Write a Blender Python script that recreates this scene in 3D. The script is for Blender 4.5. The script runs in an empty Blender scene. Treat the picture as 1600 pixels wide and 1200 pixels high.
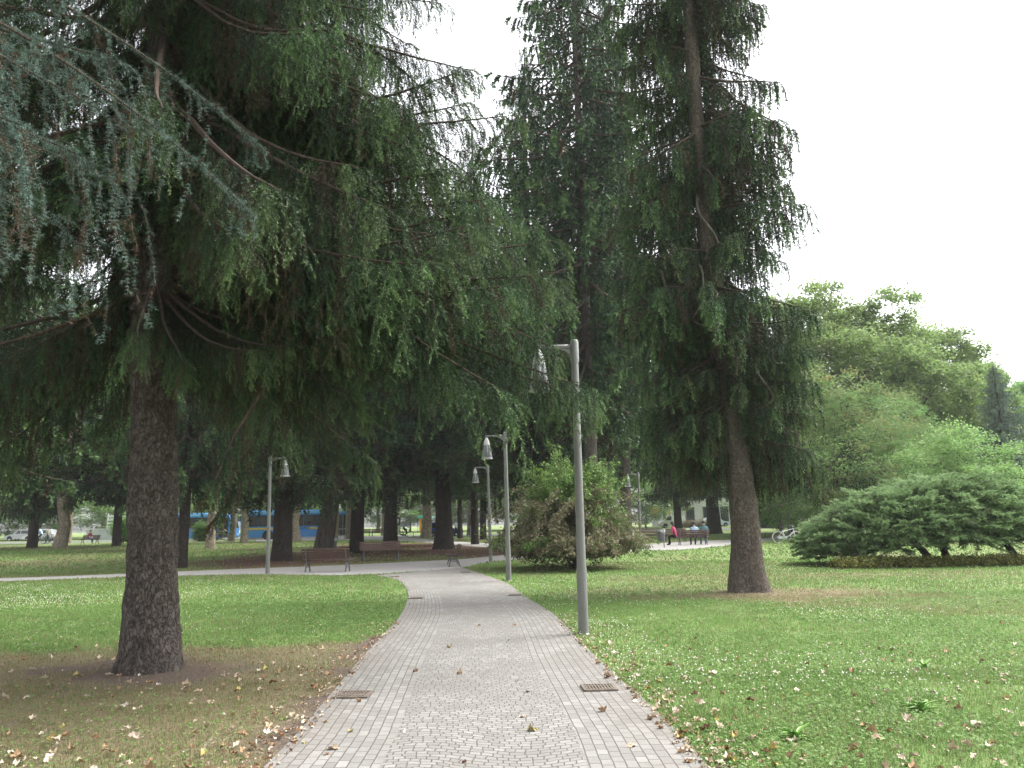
import bpy, math, random
import numpy as np

C = bpy.context.scene.collection
R = math.radians
rng = np.random.default_rng(7)
random.seed(7)

# ------------------------------------------------------------------ camera
F, PITCH, ROLL, EYE = 1250.0, R(10.03), R(1.0), 1.6
_f = np.array([0, math.cos(PITCH), math.sin(PITCH)])
_u0 = np.array([0, -math.sin(PITCH), math.cos(PITCH)])
_r0 = np.array([1.0, 0, 0])
_u = _u0 * math.cos(ROLL) + _r0 * math.sin(ROLL)
_r = _r0 * math.cos(ROLL) - _u0 * math.sin(ROLL)
CAM = np.array([0, 0, EYE])

_ty = np.linspace(-80, 700, 3901)
_tz = np.interp(_ty, [-80, 33, 45, 70, 93, 120, 200, 700], [0, 0, .27, .45, .58, .85, 1.1, 2.0])
_k = np.hanning(41); _k /= _k.sum()
_tz = np.convolve(np.pad(_tz, 20, mode='edge'), _k, 'valid')


def gz(y):
    """height of the ground: level near the path, a gentle rise beyond it"""
    return np.interp(y, _ty, _tz)


def ray(px, py):
    d = _f + _r * (px - 800) / F + _u * (600 - py) / F
    return d / d[1]


def ground(px, py):
    d = ray(px, py)
    y = np.linspace(1, 300, 29901)
    z = EYE + d[2] * y
    i = np.argmax(z <= gz(y))
    return np.array([d[0] * y[i], y[i], gz(y[i])])


def at(px, py, Y):
    return CAM + ray(px, py) * Y


# ------------------------------------------------------------------ noise
def _hash(ix, iy, iz, seed):
    h = (ix.astype(np.int64) * 374761393 + iy.astype(np.int64) * 668265263 + iz.astype(np.int64) * 2147483647 + seed * 974634777) & 0xffffffff
    h = ((h ^ (h >> 13)) * 1274126177) & 0xffffffff
    h = (h ^ (h >> 16)) & 0xffff
    return h / 65535.0


def vnoise(x, y, z=0.0, seed=0):
    x, y, z = np.broadcast_arrays(np.asarray(x, float), np.asarray(y, float), np.asarray(z, float))
    ix, iy, iz = np.floor(x), np.floor(y), np.floor(z)
    fx, fy, fz = x - ix, y - iy, z - iz
    fx, fy, fz = [t * t * (3 - 2 * t) for t in (fx, fy, fz)]
    o = 0
    for a in (0, 1):
        for b in (0, 1):
            for c in (0, 1):
                w = (fx if a else 1 - fx) * (fy if b else 1 - fy) * (fz if c else 1 - fz)
                o = o + w * _hash(ix + a, iy + b, iz + c, seed)
    return o


def fbm(x, y, z=0.0, seed=0, n=3):
    o, a, t = 0, 1.0, 0
    x, y, z = np.asarray(x, float), np.asarray(y, float), np.asarray(z, float)
    for k in range(n):
        o = o + a * vnoise(x * 2 ** k, y * 2 ** k, z * 2 ** k, seed + k * 17)
        t += a; a *= .5
    return o / t


def nrm(v):
    return v / np.maximum(np.linalg.norm(v, axis=-1, keepdims=True), 1e-9)


# ------------------------------------------------------------------ mesh helpers
def raw_mesh(name, V, F3=None, F4=None, mats=(), m3=None, m4=None, smooth=False, attrs=None, uv=None):
    me = bpy.data.meshes.new(name)
    V = np.ascontiguousarray(V, dtype=np.float32)
    n3 = 0 if F3 is None else len(F3)
    n4 = 0 if F4 is None else len(F4)
    loops = np.concatenate([np.asarray(F3, np.int32).ravel() if n3 else np.zeros(0, np.int32),
                            np.asarray(F4, np.int32).ravel() if n4 else np.zeros(0, np.int32)])
    starts = np.concatenate([np.arange(n3) * 3, n3 * 3 + np.arange(n4) * 4]).astype(np.int32)
    me.vertices.add(len(V)); me.vertices.foreach_set('co', V.ravel())
    me.loops.add(len(loops)); me.loops.foreach_set('vertex_index', loops)
    me.polygons.add(n3 + n4); me.polygons.foreach_set('loop_start', starts)
    for m in mats:
        me.materials.append(m)
    mi = np.zeros(n3 + n4, np.int32)
    if m3 is not None and n3: mi[:n3] = m3
    if m4 is not None and n4: mi[n3:] = m4
    me.polygons.foreach_set('material_index', mi)
    me.polygons.foreach_set('use_smooth', np.full(n3 + n4, bool(smooth)))
    me.update(calc_edges=True)
    for k, a in (attrs or {}).items():
        at_ = me.attributes.new(k, 'FLOAT', 'POINT')
        at_.data.foreach_set('value', np.asarray(a, np.float32))
    if uv is not None:
        l = me.uv_layers.new(name='UVMap')
        l.data.foreach_set('uv', np.asarray(uv, np.float32)[loops].ravel())
    return me


def link(name, me, parent=None):
    o = bpy.data.objects.new(name, me)
    C.objects.link(o)
    if parent is not None: o.parent = parent
    return o


def tag(o, label, cat, group=None):
    o['label'] = label; o['category'] = cat
    if group: o['group'] = group
    return o


def thing(name, label, cat, loc=(0, 0, 0), rz=0.0, group=None):
    o = bpy.data.objects.new(name, None); C.objects.link(o)
    o.empty_display_size = .2
    o.location = [float(v) for v in loc]; o.rotation_euler = (0, 0, rz)
    return tag(o, label, cat, group)


def structure(o):
    o['kind'] = 'structure'; return o


def rotm(rx=0, ry=0, rz=0):
    cx, sx, cy, sy, cz, sz = math.cos(rx), math.sin(rx), math.cos(ry), math.sin(ry), math.cos(rz), math.sin(rz)
    X = np.array([[1, 0, 0], [0, cx, -sx], [0, sx, cx]])
    Y = np.array([[cy, 0, sy], [0, 1, 0], [-sy, 0, cy]])
    Z = np.array([[cz, -sz, 0], [sz, cz, 0], [0, 0, 1]])
    return Z @ Y @ X


class Geo:
    """collects shapes and links them as ONE mesh object"""
    def __init__(s):
        s.v, s.f, s.m, s.n = [], [], [], 0

    def add(s, V, Fs, mi=0):
        V = np.asarray(V, float)
        s.v.append(V)
        s.f += [tuple(int(i) + s.n for i in f) for f in Fs]
        s.m += [mi] * len(Fs); s.n += len(V)
        return s

    def box(s, c, size, rot=None, mi=0, bev=0.0):
        hx, hy, hz = [v / 2 for v in size]
        if bev <= 0:
            V = np.array([[x, y, z] for x in (-hx, hx) for y in (-hy, hy) for z in (-hz, hz)])
            Fs = [(0, 1, 3, 2), (4, 6, 7, 5), (0, 4, 5, 1), (2, 3, 7, 6), (0, 2, 6, 4), (1, 5, 7, 3)]
        else:
            b = min(bev, hx * .9, hy * .9, hz * .9)
            V, idx = [], {}
            for sx in (-1, 1):
                for sy in (-1, 1):
                    for sz in (-1, 1):
                        for ax in range(3):
                            p = [sx * (hx - b), sy * (hy - b), sz * (hz - b)]
                            p[ax] += (sx, sy, sz)[ax] * b
                            idx[(sx, sy, sz, ax)] = len(V); V.append(p)
            V = np.array(V); Fs = []
            for ax in range(3):
                o = [a for a in range(3) if a != ax]
                for sg in (-1, 1):
                    q = []
                    for a, b2 in ((-1, -1), (1, -1), (1, 1), (-1, 1)):
                        k = [0, 0, 0]; k[ax] = sg; k[o[0]] = a; k[o[1]] = b2
                        q.append(idx[(*k, ax)])
                    Fs.append(tuple(q))
            for ax in range(3):
                o = [a for a in range(3) if a != ax]
                for a in (-1, 1):
                    for b2 in (-1, 1):
                        k0 = [0, 0, 0]; k1 = [0, 0, 0]
                        k0[ax] = -1; k1[ax] = 1
                        k0[o[0]] = k1[o[0]] = a; k0[o[1]] = k1[o[1]] = b2
                        Fs.append((idx[(*k0, o[0])], idx[(*k1, o[0])], idx[(*k1, o[1])], idx[(*k0, o[1])]))
            for sx in (-1, 1):
                for sy in (-1, 1):
                    for sz in (-1, 1):
                        Fs.append(tuple(idx[(sx, sy, sz, a)] for a in range(3)))
        if rot is not None: V = V @ np.asarray(rot).T
        return s.add(V + np.asarray(c, float), Fs, mi)

    def tube(s, pts, rad, n=8, mi=0, cap=True, closed=False):
        pts = np.asarray(pts, float); m = len(pts)
        rad = np.broadcast_to(np.asarray(rad, float), (m,))
        if closed: T = nrm(np.roll(pts, -1, 0) - np.roll(pts, 1, 0))
        else: T = nrm(np.gradient(pts, axis=0))
        up = np.array([0, 0, 1.0]) if abs(T[0][2]) < .9 else np.array([1.0, 0, 0])
        N = nrm(np.cross(T[0], up)); Ns = []
        for t in T:
            N = nrm(N - t * np.dot(N, t)); Ns.append(N)
        Ns = np.array(Ns); B = np.cross(T, Ns)
        a = np.arange(n) * 2 * math.pi / n
        V = pts[:, None] + rad[:, None, None] * (Ns[:, None] * np.cos(a)[None, :, None] + B[:, None] * np.sin(a)[None, :, None])
        Fs = []
        for i in range(m if closed else m - 1):
            j = (i + 1) % m
            for k in range(n):
                l = (k + 1) % n
                Fs.append((i * n + k, i * n + l, j * n + l, j * n + k))
        if cap and not closed:
            Fs.append(tuple(range(n))[::-1]); Fs.append(tuple((m - 1) * n + k for k in range(n)))
        return s.add(V.reshape(-1, 3), Fs, mi)

    def lathe(s, prof, n=20, mi=0, c=(0, 0, 0), ax='z', cap=False):
        prof = np.asarray(prof, float); a = np.arange(n) * 2 * math.pi / n
        r, h = prof[:, 0], prof[:, 1]
        V = np.stack([r[:, None] * np.cos(a), r[:, None] * np.sin(a), np.repeat(h[:, None], n, 1)], -1).reshape(-1, 3)
        if ax == 'x': V = V[:, [2, 0, 1]]
        if ax == 'y': V = V[:, [1, 2, 0]]
        m = len(prof)
        Fs = [(i * n + k, i * n + (k + 1) % n, (i + 1) * n + (k + 1) % n, (i + 1) * n + k) for i in range(m - 1) for k in range(n)]
        if cap:
            Fs.append(tuple(range(n))[::-1]); Fs.append(tuple((m - 1) * n + k for k in range(n)))
        return s.add(V + np.asarray(c, float), Fs, mi)

    def prism(s, poly, a, b, ax='y', mi=0):
        """polygon in the two other axes, extruded along ax from a to b"""
        n = len(poly); V = []
        for h in (a, b):
            for p, q in poly:
                V.append({'y': (p, h, q), 'x': (h, p, q), 'z': (p, q, h)}[ax])
        Fs = [tuple(range(n)), tuple(range(2 * n - 1, n - 1, -1))]
        Fs += [(k, k + n, (k + 1) % n + n, (k + 1) % n) for k in range(n)]
        return s.add(V, Fs, mi)

    def mesh(s, name, mats, smooth=True, angle=38):
        me = bpy.data.meshes.new(name)
        me.from_pydata(np.concatenate(s.v).tolist(), [], s.f)
        for m in (mats if isinstance(mats, (list, tuple)) else [mats]): me.materials.append(m)
        me.polygons.foreach_set('material_index', np.array(s.m, np.int32))
        import bmesh
        bm = bmesh.new(); bm.from_mesh(me); bmesh.ops.recalc_face_normals(bm, faces=bm.faces); bm.to_mesh(me); bm.free()
        if smooth:
            me.polygons.foreach_set('use_smooth', np.ones(len(me.polygons), bool))
            me.set_sharp_from_angle(angle=R(angle))
        me.update()
        return me

    def build(s, name, mats, parent=None, smooth=True, angle=38):
        return link(name, s.mesh(name, mats, smooth, angle), parent)


def copy_tree(o, parent=None):
    c = o.copy(); C.objects.link(c)
    if parent is not None: c.parent = parent
    for ch in o.children: copy_tree(ch, c)
    return c


# ------------------------------------------------------------------ materials
def new_mat(name):
    m = bpy.data.materials.new(name); m.use_nodes = True
    nt = m.node_tree; b = nt.nodes['Principled BSDF']
    return m, nt, b


def node(nt, typ, **kw):
    n = nt.nodes.new(typ)
    for k, v in kw.items():
        if k in n.inputs: n.inputs[k].default_value = v
        else: setattr(n, k, v)
    return n


def ramp(nt, fac, stops):
    r = nt.nodes.new('ShaderNodeValToRGB')
    e = r.color_ramp.elements
    while len(e) < len(stops): e.new(.5)
    for el, (p, c) in zip(e, stops):
        el.position = p; el.color = (*c, 1)
    nt.links.new(fac, r.inputs['Fac'])
    return r.outputs['Color']


def mixc(nt, fac, a, b, mode='MIX'):
    m = nt.nodes.new('ShaderNodeMix'); m.data_type = 'RGBA'; m.blend_type = mode
    for sock, v in ((m.inputs[0], fac), (m.inputs[6], a), (m.inputs[7], b)):
        if hasattr(v, 'is_linked'): nt.links.new(v, sock)
        elif isinstance(v, (int, float)): sock.default_value = v
        else: sock.default_value = (*v, 1)
    return m.outputs[2]


def mth(nt, op, a, b=0.0, clamp=False):
    m = nt.nodes.new('ShaderNodeMath'); m.operation = op; m.use_clamp = clamp
    for sock, v in ((m.inputs[0], a), (m.inputs[1], b)):
        if hasattr(v, 'is_linked'): nt.links.new(v, sock)
        else: sock.default_value = v
    return m.outputs[0]


def noise(nt, scale, detail=3, rough=.55, vec=None, dist=0.0):
    n = node(nt, 'ShaderNodeTexNoise')
    n.inputs['Scale'].default_value = scale; n.inputs['Detail'].default_value = detail
    n.inputs['Roughness'].default_value = rough; n.inputs['Distortion'].default_value = dist
    if vec is not None: nt.links.new(vec, n.inputs['Vector'])
    return n.outputs['Fac']


def bump(nt, b, h, strength=.5, dist=.01):
    n = nt.nodes.new('ShaderNodeBump'); n.inputs['Strength'].default_value = strength; n.inputs['Distance'].default_value = dist
    nt.links.new(h, n.inputs['Height']); nt.links.new(n.outputs['Normal'], b.inputs['Normal'])


def paint(name, col, rough=.5, metal=0.0, var=.12, scale=6.0, spec=.5, bmp=0.0):
    m, nt, b = new_mat(name)
    tc = node(nt, 'ShaderNodeTexCoord').outputs['Object']
    f = noise(nt, scale, 5, .65, tc)
    lo = tuple(c * (1 - var) for c in col); hi = tuple(min(1, c * (1 + var)) for c in col)
    nt.links.new(ramp(nt, f, [(.3, lo), (.7, hi)]), b.inputs['Base Color'])
    b.inputs['Roughness'].default_value = rough; b.inputs['Metallic'].default_value = metal
    b.inputs['Specular IOR Level'].default_value = spec
    if bmp: bump(nt, b, noise(nt, scale * 8, 3, .6, tc), bmp, .004)
    return m


def foliage(name, stops, transl=.3, rough=.6, spec=.25, jitter=.18):
    """leaf or needle colour runs along 'tone' (dead / old / young); every plant a touch different"""
    m, nt, b = new_mat(name)
    a = node(nt, 'ShaderNodeAttribute', attribute_name='tone').outputs['Fac']
    col = ramp(nt, a, stops)
    oi = node(nt, 'ShaderNodeObjectInfo').outputs['Random']
    hs = node(nt, 'ShaderNodeHueSaturation')
    nt.links.new(col, hs.inputs['Color'])
    nt.links.new(mth(nt, 'ADD', mth(nt, 'MULTIPLY', oi, .03), .485), hs.inputs['Hue'])
    nt.links.new(mth(nt, 'ADD', mth(nt, 'MULTIPLY', oi, jitter * 2), 1 - jitter), hs.inputs['Value'])
    col = hs.outputs['Color']
    nt.links.new(col, b.inputs['Base Color'])
    b.inputs['Roughness'].default_value = rough; b.inputs['Specular IOR Level'].default_value = spec
    if transl > 0:
        t = nt.nodes.new('ShaderNodeBsdfTranslucent')
        nt.links.new(col, t.inputs['Color'])
        mx = nt.nodes.new('ShaderNodeMixShader'); mx.inputs[0].default_value = transl
        nt.links.new(b.outputs[0], mx.inputs[1]); nt.links.new(t.outputs[0], mx.inputs[2])
        nt.links.new(mx.outputs[0], nt.nodes['Material Output'].inputs['Surface'])
    return m


def bark(name, dark, light, scale=9.0, plates=True, strength=.9):
    m, nt, b = new_mat(name)
    tc = node(nt, 'ShaderNodeTexCoord').outputs['Object']
    mp = node(nt, 'ShaderNodeMapping'); mp.inputs['Scale'].default_value = (1, 1, .6 if plates else .16)
    nt.links.new(tc, mp.inputs['Vector'])
    vec = mp.outputs['Vector']
    nz = node(nt, 'ShaderNodeTexNoise', Scale=scale * .9, Detail=4.0); nt.links.new(vec, nz.inputs['Vector'])
    va = nt.nodes.new('ShaderNodeVectorMath'); va.operation = 'SUBTRACT'; nt.links.new(nz.outputs['Color'], va.inputs[0]); va.inputs[1].default_value = (.5, .5, .5)
    vs = nt.nodes.new('ShaderNodeVectorMath'); vs.operation = 'SCALE'; nt.links.new(va.outputs[0], vs.inputs[0]); vs.inputs['Scale'].default_value = .22
    vd = nt.nodes.new('ShaderNodeVectorMath'); vd.operation = 'ADD'; nt.links.new(vec, vd.inputs[0]); nt.links.new(vs.outputs[0], vd.inputs[1])
    wv = vd.outputs[0]
    n1 = noise(nt, scale * 1.1, 8, .75, vec, .9)
    v = node(nt, 'ShaderNodeTexVoronoi', feature='DISTANCE_TO_EDGE'); v.inputs['Scale'].default_value = scale * 1.5; v.inputs['Randomness'].default_value = 1
    nt.links.new(wv, v.inputs['Vector'])
    v2 = node(nt, 'ShaderNodeTexVoronoi'); v2.inputs['Scale'].default_value = scale * 1.5
    nt.links.new(wv, v2.inputs['Vector'])
    edge = mth(nt, 'MULTIPLY', mth(nt, 'SUBTRACT', v.outputs['Distance'], mth(nt, 'MULTIPLY', n1, .03)), 9.0, True)
    h = mth(nt, 'ADD', mth(nt, 'MULTIPLY', edge, .45), n1)
    big = noise(nt, 1.5, 5, .65, tc)
    mid = tuple((p + q) / 2 for p, q in zip(dark, light))
    c1 = ramp(nt, n1, [(.33, dark), (.5, mid), (.68, light)])
    bw = node(nt, 'ShaderNodeRGBToBW'); nt.links.new(v2.outputs['Color'], bw.inputs[0])
    c2 = mixc(nt, mth(nt, 'MULTIPLY', mth(nt, 'SUBTRACT', bw.outputs[0], .35), .7, True), c1, tuple(min(1, q * 1.1) for q in light))
    c3 = mixc(nt, mth(nt, 'MULTIPLY', mth(nt, 'SUBTRACT', 1.0, edge), .6), c2, tuple(q * .5 for q in dark))
    c4 = mixc(nt, mth(nt, 'MULTIPLY', mth(nt, 'SUBTRACT', big, .48), 2.4, True), c3, tuple(q * .6 for q in mid))
    nt.links.new(c4, b.inputs['Base Color'])
    b.inputs['Roughness'].default_value = .9; b.inputs['Specular IOR Level'].default_value = .15
    bump(nt, b, h, strength, .05)
    return m
# ------------------------------------------------------------------ plants
class Fol:
    def __init__(s):
        s.V, s.T, s.M = [], [], []

    def tris(s, V, tone, mi=0):
        """V (n,3,3)"""
        if len(V) == 0: return
        s.V.append(V.reshape(-1, 3, 3)); s.T.append(np.broadcast_to(np.asarray(tone, float), (len(V),)).copy()); s.M.append(np.full(len(V), mi, np.int32))

    def arrays(s):
        return np.concatenate(s.V), np.concatenate(s.T), np.concatenate(s.M)

    def mesh(s, name, mats):
        V, T, M = s.arrays()
        n = len(V)
        return raw_mesh(name, V.reshape(-1, 3), F3=np.arange(n * 3).reshape(n, 3), mats=mats, m3=M, attrs={'tone': np.repeat(T, 3)})


def tube_tris(pts, rad, n=6):
    g = Geo(); g.tube(pts, rad, n, cap=False)
    V = g.v[0]; q = np.array(g.f)
    return np.concatenate([V[q[:, [0, 1, 2]]], V[q[:, [0, 2, 3]]]])


def needles(P, D, n, ln, w, ang, rg, flat=False):
    """n needles (one triangle each) round every point"""
    M = len(P)
    if M == 0: return np.zeros((0, 3, 3))
    P = np.repeat(P, n, 0); D = np.repeat(D, n, 0)
    if flat:
        up = np.broadcast_to(np.array([0, 0, 1.0]), D.shape)
        S = nrm(np.cross(D, up) + rg.normal(0, .12, D.shape))
        S *= np.where(np.arange(M * n) % 2 == 0, 1, -1)[:, None]
    else:
        S = nrm(np.cross(D, rg.normal(0, 1, D.shape)))
    a = rg.normal(ang, .18, (M * n, 1))
    N = D * np.cos(a) + S * np.sin(a)
    W = nrm(np.cross(N, rg.normal(0, 1, D.shape))) * (w * rg.uniform(.7, 1.3, (M * n, 1)) / 2)
    if flat: W = nrm(np.cross(N, np.cross(D, S)) + rg.normal(0, .25, D.shape)) * (w * rg.uniform(.7, 1.2, (M * n, 1)) / 2)
    l = ln * rg.uniform(.7, 1.2, (M * n, 1))
    if flat:   # leaflets: widest in the middle
        return np.concatenate([np.stack([P, P + N * l * .5 + W, P + N * l], 1), np.stack([P, P + N * l, P + N * l * .5 - W], 1)])
    return np.stack([P - W, P + W, P + N * l], 1)


def hang(P0, D0, lens, K, g, rg, wob=.06):
    """strands that start along D0 and are bent down by g (per strand)"""
    P = [P0]; D = nrm(D0); Ds = [D]
    st = (lens / K)[:, None]; g = np.broadcast_to(np.asarray(g, float), lens.shape)[:, None]
    for k in range(K):
        D = nrm(D + np.array([0, 0, -1.0]) * g * st + rg.normal(0, wob, D.shape))
        P.append(P[-1] + D * st); Ds.append(D)
    return np.array(P), np.array(Ds)


def strips(fol, P, W, tone, mi):
    """thin twigs along strands P (K+1,N,3)"""
    A, B = P[:-1].reshape(-1, 3), P[1:].reshape(-1, 3)
    d = nrm(B - A); s = nrm(np.cross(d, rng.normal(0, 1, d.shape))) * W / 2
    fol.tris(np.concatenate([np.stack([A - s, A + s, B + s], 1), np.stack([A - s, B + s, B - s], 1)]), tone, mi)


def spruce_branch(rg, L, p0, p1, sec=.07, sl=(.95, .28), g=6.0, tert=.07, tl=.15, nl=.026, nw=.008, nn=3, step=.035,
                  dead=.12, r0=.035, wob=.05, spread=.8, start=.12, bare=.0):
    """one bough of a weeping spruce, from the trunk outwards along +x: a limb, hanging side twigs, their twiglets, needles"""
    fol = Fol()
    n = 26; t = np.linspace(0, 1, n)
    pit = p0 + (p1 - p0) * t ** 1.4 + np.cumsum(rg.normal(0, .035, n)); yaw = np.cumsum(rg.normal(0, wob, n)); yaw -= yaw * .3
    d = np.stack([np.cos(pit) * np.cos(yaw), np.cos(pit) * np.sin(yaw), np.sin(pit)], -1)
    limb = np.concatenate([[np.zeros(3)], np.cumsum(d[:-1] * L / (n - 1), 0)])
    fol.tris(tube_tris(limb, r0 * (1 - t) ** .8 + .004, 6), .2, 1)
    m = int(L * (1 - start) / sec)
    ts = start + (1 - start) * (np.arange(m) + rg.uniform(0, .9, m)) / m
    P0 = np.stack([np.interp(ts, t, limb[:, k]) for k in range(3)], -1)
    D0 = nrm(np.stack([np.interp(ts, t, d[:, k]) for k in range(3)], -1))
    lat = nrm(np.cross(D0, np.array([0, 0, 1.0])))
    side = np.where(np.arange(m) % 2 == 0, 1, -1)[:, None]
    D1 = nrm(D0 * rg.uniform(.35, .9, (m, 1)) + lat * side * rg.uniform(.15, spread, (m, 1)) + rg.normal(0, .12, (m, 3)))
    lens = (sl[0] + (sl[1] - sl[0]) * ts ** 1.3) * rg.uniform(.45, 1.2, m)
    lens *= np.clip(.45 + ts * 2.2, 0, 1)
    K = max(6, int(np.mean(lens) / step))
    P, D = hang(P0, D1, lens, K, g * (1.15 - .75 * ts ** 2) / .5, rg)
    base = np.clip(rg.normal(.45, .1, m), .3, .62)
    isdead = rg.random(m) < dead * (1.5 - ts)
    base[isdead] = rg.uniform(.02, .16, isdead.sum())
    k = np.arange(K + 1)[:, None] / K
    tone = base[None] + np.where(isdead, 0, .2) * k ** 3 + np.where(isdead, 0, 1) * .16 * (ts[None] > .82)
    keep = (k > bare).repeat(m, 1)
    strips(fol, P[::2], .006 if nl < .04 else .012, .15, 1)
    fol.tris(needles(P[keep], D[keep], nn, nl, nw, .75, rg), np.repeat(tone[keep], nn))
    # twiglets
    q = max(1, int(round(tert / (np.mean(lens) / K))))
    idx = np.arange(1, K, q)
    Pt, Dt, tt = P[idx].reshape(-1, 3), D[idx].reshape(-1, 3), np.repeat(k[idx], m, 1).ravel()
    bt = np.repeat(tone[idx][None], 1, 0).reshape(-1); dd = np.tile(isdead, len(idx))
    M = len(Pt)
    S = nrm(np.cross(Dt, rg.normal(0, 1, Dt.shape)))
    out = np.tile(D0, (len(idx), 1))
    Dq = nrm(Dt * .75 + S * .7 + out * .25)
    lt = tl * rg.uniform(.4, 1.25, M) * (1.1 - .6 * tt)
    K2 = max(2, int(tl / step))
    P2, D2 = hang(Pt, Dq, lt, K2, 5.0, rg, .08)
    k2 = np.arange(K2 + 1)[:, None] / K2
    tn = bt[None] + np.where(dd, 0, .2)[None] * k2 ** 2
    fol.tris(needles(P2.reshape(-1, 3), D2.reshape(-1, 3), nn, nl, nw, .7, rg), np.repeat(tn.ravel(), nn))
    return fol


def trunk_mesh(name, pts, rad, mat, n=40, rings=120, flare=.35, fh=.45, rough=.012, lobes=6, seed=1, freq=9.0):
    pts = np.asarray(pts, float); rad = np.asarray(rad, float)
    s = np.linspace(0, 1, len(pts)); u = np.linspace(0, 1, rings) ** 1.35
    c = np.stack([np.interp(u, s, pts[:, k]) for k in range(3)], -1); r = np.interp(u, s, rad)
    a = np.arange(n) * 2 * math.pi / n
    h = c[:, 2] - c[0, 2]
    A, H = np.meshgrid(a, h)
    rr = r[:, None] * (1 + flare * np.exp(-H / fh) * (.55 + .45 * np.cos(A * lobes + 3 * vnoise(np.cos(A) * 1.5 + seed, np.sin(A) * 1.5)) * np.exp(-H / (fh * 1.5))))
    X, Y = np.cos(A), np.sin(A)
    rr = rr + rough * (fbm(X * freq * .3 + seed, Y * freq * .3, H * freq * .5, 3, 4) - .5) * 2 + rough * 1.6 * (vnoise(X * 1.2 + seed, Y * 1.2, H * .8, 9) - .5)
    V = np.stack([c[:, None, 0] + X * rr, c[:, None, 1] + Y * rr, np.broadcast_to(c[:, 2][:, None], X.shape)], -1).reshape(-1, 3)
    i, k = np.meshgrid(np.arange(rings - 1), np.arange(n), indexing='ij')
    F4 = np.stack([i * n + k, i * n + (k + 1) % n, (i + 1) * n + (k + 1) % n, (i + 1) * n + k], -1).reshape(-1, 4)
    return raw_mesh(name, V, F4=F4, mats=[mat], smooth=True)


def bend(base, top, H, n=8, w=.05, rg=rng):
    """a trunk's centre line from base (0,0,0) by the offset 'top' over the height H"""
    t = np.linspace(0, 1, n)
    p = np.stack([top[0] * t, top[1] * t, H * t], -1)
    p[1:-1, :2] += rg.normal(0, w, (n - 2, 2))
    p[0, 2] = -.12
    return p


def leafy_crown(rg, lobes, clumps, per, size, spread, skeleton=None, flat=.6, tone=(.5, .14), wood=.035, hole=.0, droop=0.0, limbs=60):
    """broadleaf crown: limbs from 'skeleton' point to leaf clumps spread through the lobes (cx,cy,cz,rx,ry,rz)"""
    fol = Fol()
    lobes = np.asarray(lobes, float)
    vol = lobes[:, 3] * lobes[:, 4] * lobes[:, 5]
    which = rg.choice(len(lobes), clumps, p=vol ** .75 / (vol ** .75).sum())
    d = nrm(rg.normal(0, 1, (clumps, 3))); rad = rg.uniform(.35, 1.0, clumps) ** .5
    rad *= .8 + .4 * vnoise(d[:, 0] * 2 + which * 7, d[:, 1] * 2, d[:, 2] * 2, 5)
    cen = lobes[which, :3] + d * lobes[which, 3:] * rad[:, None]
    ct = np.clip(rg.normal(tone[0], tone[1], clumps), .05, .95)
    sz = rg.uniform(.6, 1.35, clumps)
    if skeleton is not None:
        sk = np.asarray(skeleton, float)
        pick = rg.choice(clumps, min(clumps, limbs), replace=False)
        for j in pick:
            a = sk[rg.integers(len(sk))]; b = cen[j]
            mid = (a + b) / 2 + rg.normal(0, .25, 3) - np.array([0, 0, .1 * np.linalg.norm(b - a)])
            t = np.linspace(0, 1, 6)[:, None]
            fol.tris(tube_tris(a * (1 - t) ** 2 + 2 * mid * t * (1 - t) + b * t ** 2, wood * np.linspace(1.6, .25, 6), 5), .2, 1)
    n = clumps * per
    ci = np.repeat(np.arange(clumps), per)
    off = rg.normal(0, 1, (n, 3)) * np.array([1, 1, flat]) * spread * sz[ci][:, None] * .55
    if droop: off[:, 2] -= droop * (off[:, 0] ** 2 + off[:, 1] ** 2)
    P = cen[ci] + off
    U = nrm(rg.normal(0, 1, (n, 3)) + np.array([0, 0, -.25]))
    Nn = nrm(np.array([0, 0, 1.0]) + rg.normal(0, .65, (n, 3)))
    W = nrm(np.cross(U, Nn)); U = nrm(np.cross(Nn, W))
    s = size * rg.uniform(.6, 1.3, (n, 1))
    T = np.clip(ct[ci] + rg.normal(0, .07, n), 0, 1)
    a, b, c, e = P, P + U * s * .5 + W * s * .33 - Nn * s * .06, P + U * s, P + U * s * .5 - W * s * .33 - Nn * s * .06
    fol.tris(np.stack([a, b, c], 1), T); fol.tris(np.stack([a, c, e], 1), T)
    return fol


# plant materials (real leaf colours; tone 0 = dead twig, 1 = young tip)
M_spruce = foliage('spruce_needles', [(0, (.085, .06, .04)), (.2, (.06, .05, .031)), (.3, (.026, .044, .028)), (.5, (.038, .069, .036)), (.68, (.062, .108, .047)), (.85, (.105, .17, .064)), (1, (.155, .235, .085))], .15)
M_cedar = foliage('blue_cedar_needles', [(0, (.1, .07, .045)), (.25, (.07, .07, .05)), (.35, (.075, .115, .095)), (.6, (.13, .2, .17)), (1, (.25, .34, .28))], .1)
M_dark = foliage('dark_conifer_needles', [(0, (.06, .04, .028)), (.22, (.04, .04, .026)), (.32, (.02, .042, .024)), (.55, (.028, .062, .034)), (1, (.06, .12, .055))], .1)
M_twig = bark('twig_bark', (.05, .036, .028), (.13, .1, .08), 14, False, .3)
M_leaf = foliage('plane_leaves', [(0, (.16, .13, .05)), (.2, (.16, .23, .075)), (.5, (.19, .315, .1)), (.75, (.27, .4, .14)), (1, (.36, .47, .17))], .52, .5)
M_park = foliage('park_tree_leaves', [(0, (.09, .06, .03)), (.15, (.09, .14, .04)), (.5, (.105, .225, .055)), (.8, (.17, .33, .075)), (1, (.26, .39, .09))], .5, .5)
M_pinn = foliage('pinnate_leaves', [(0, (.07, .09, .04)), (.4, (.07, .17, .07)), (.7, (.12, .26, .1)), (1, (.2, .36, .14))], .45, .5)
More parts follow.
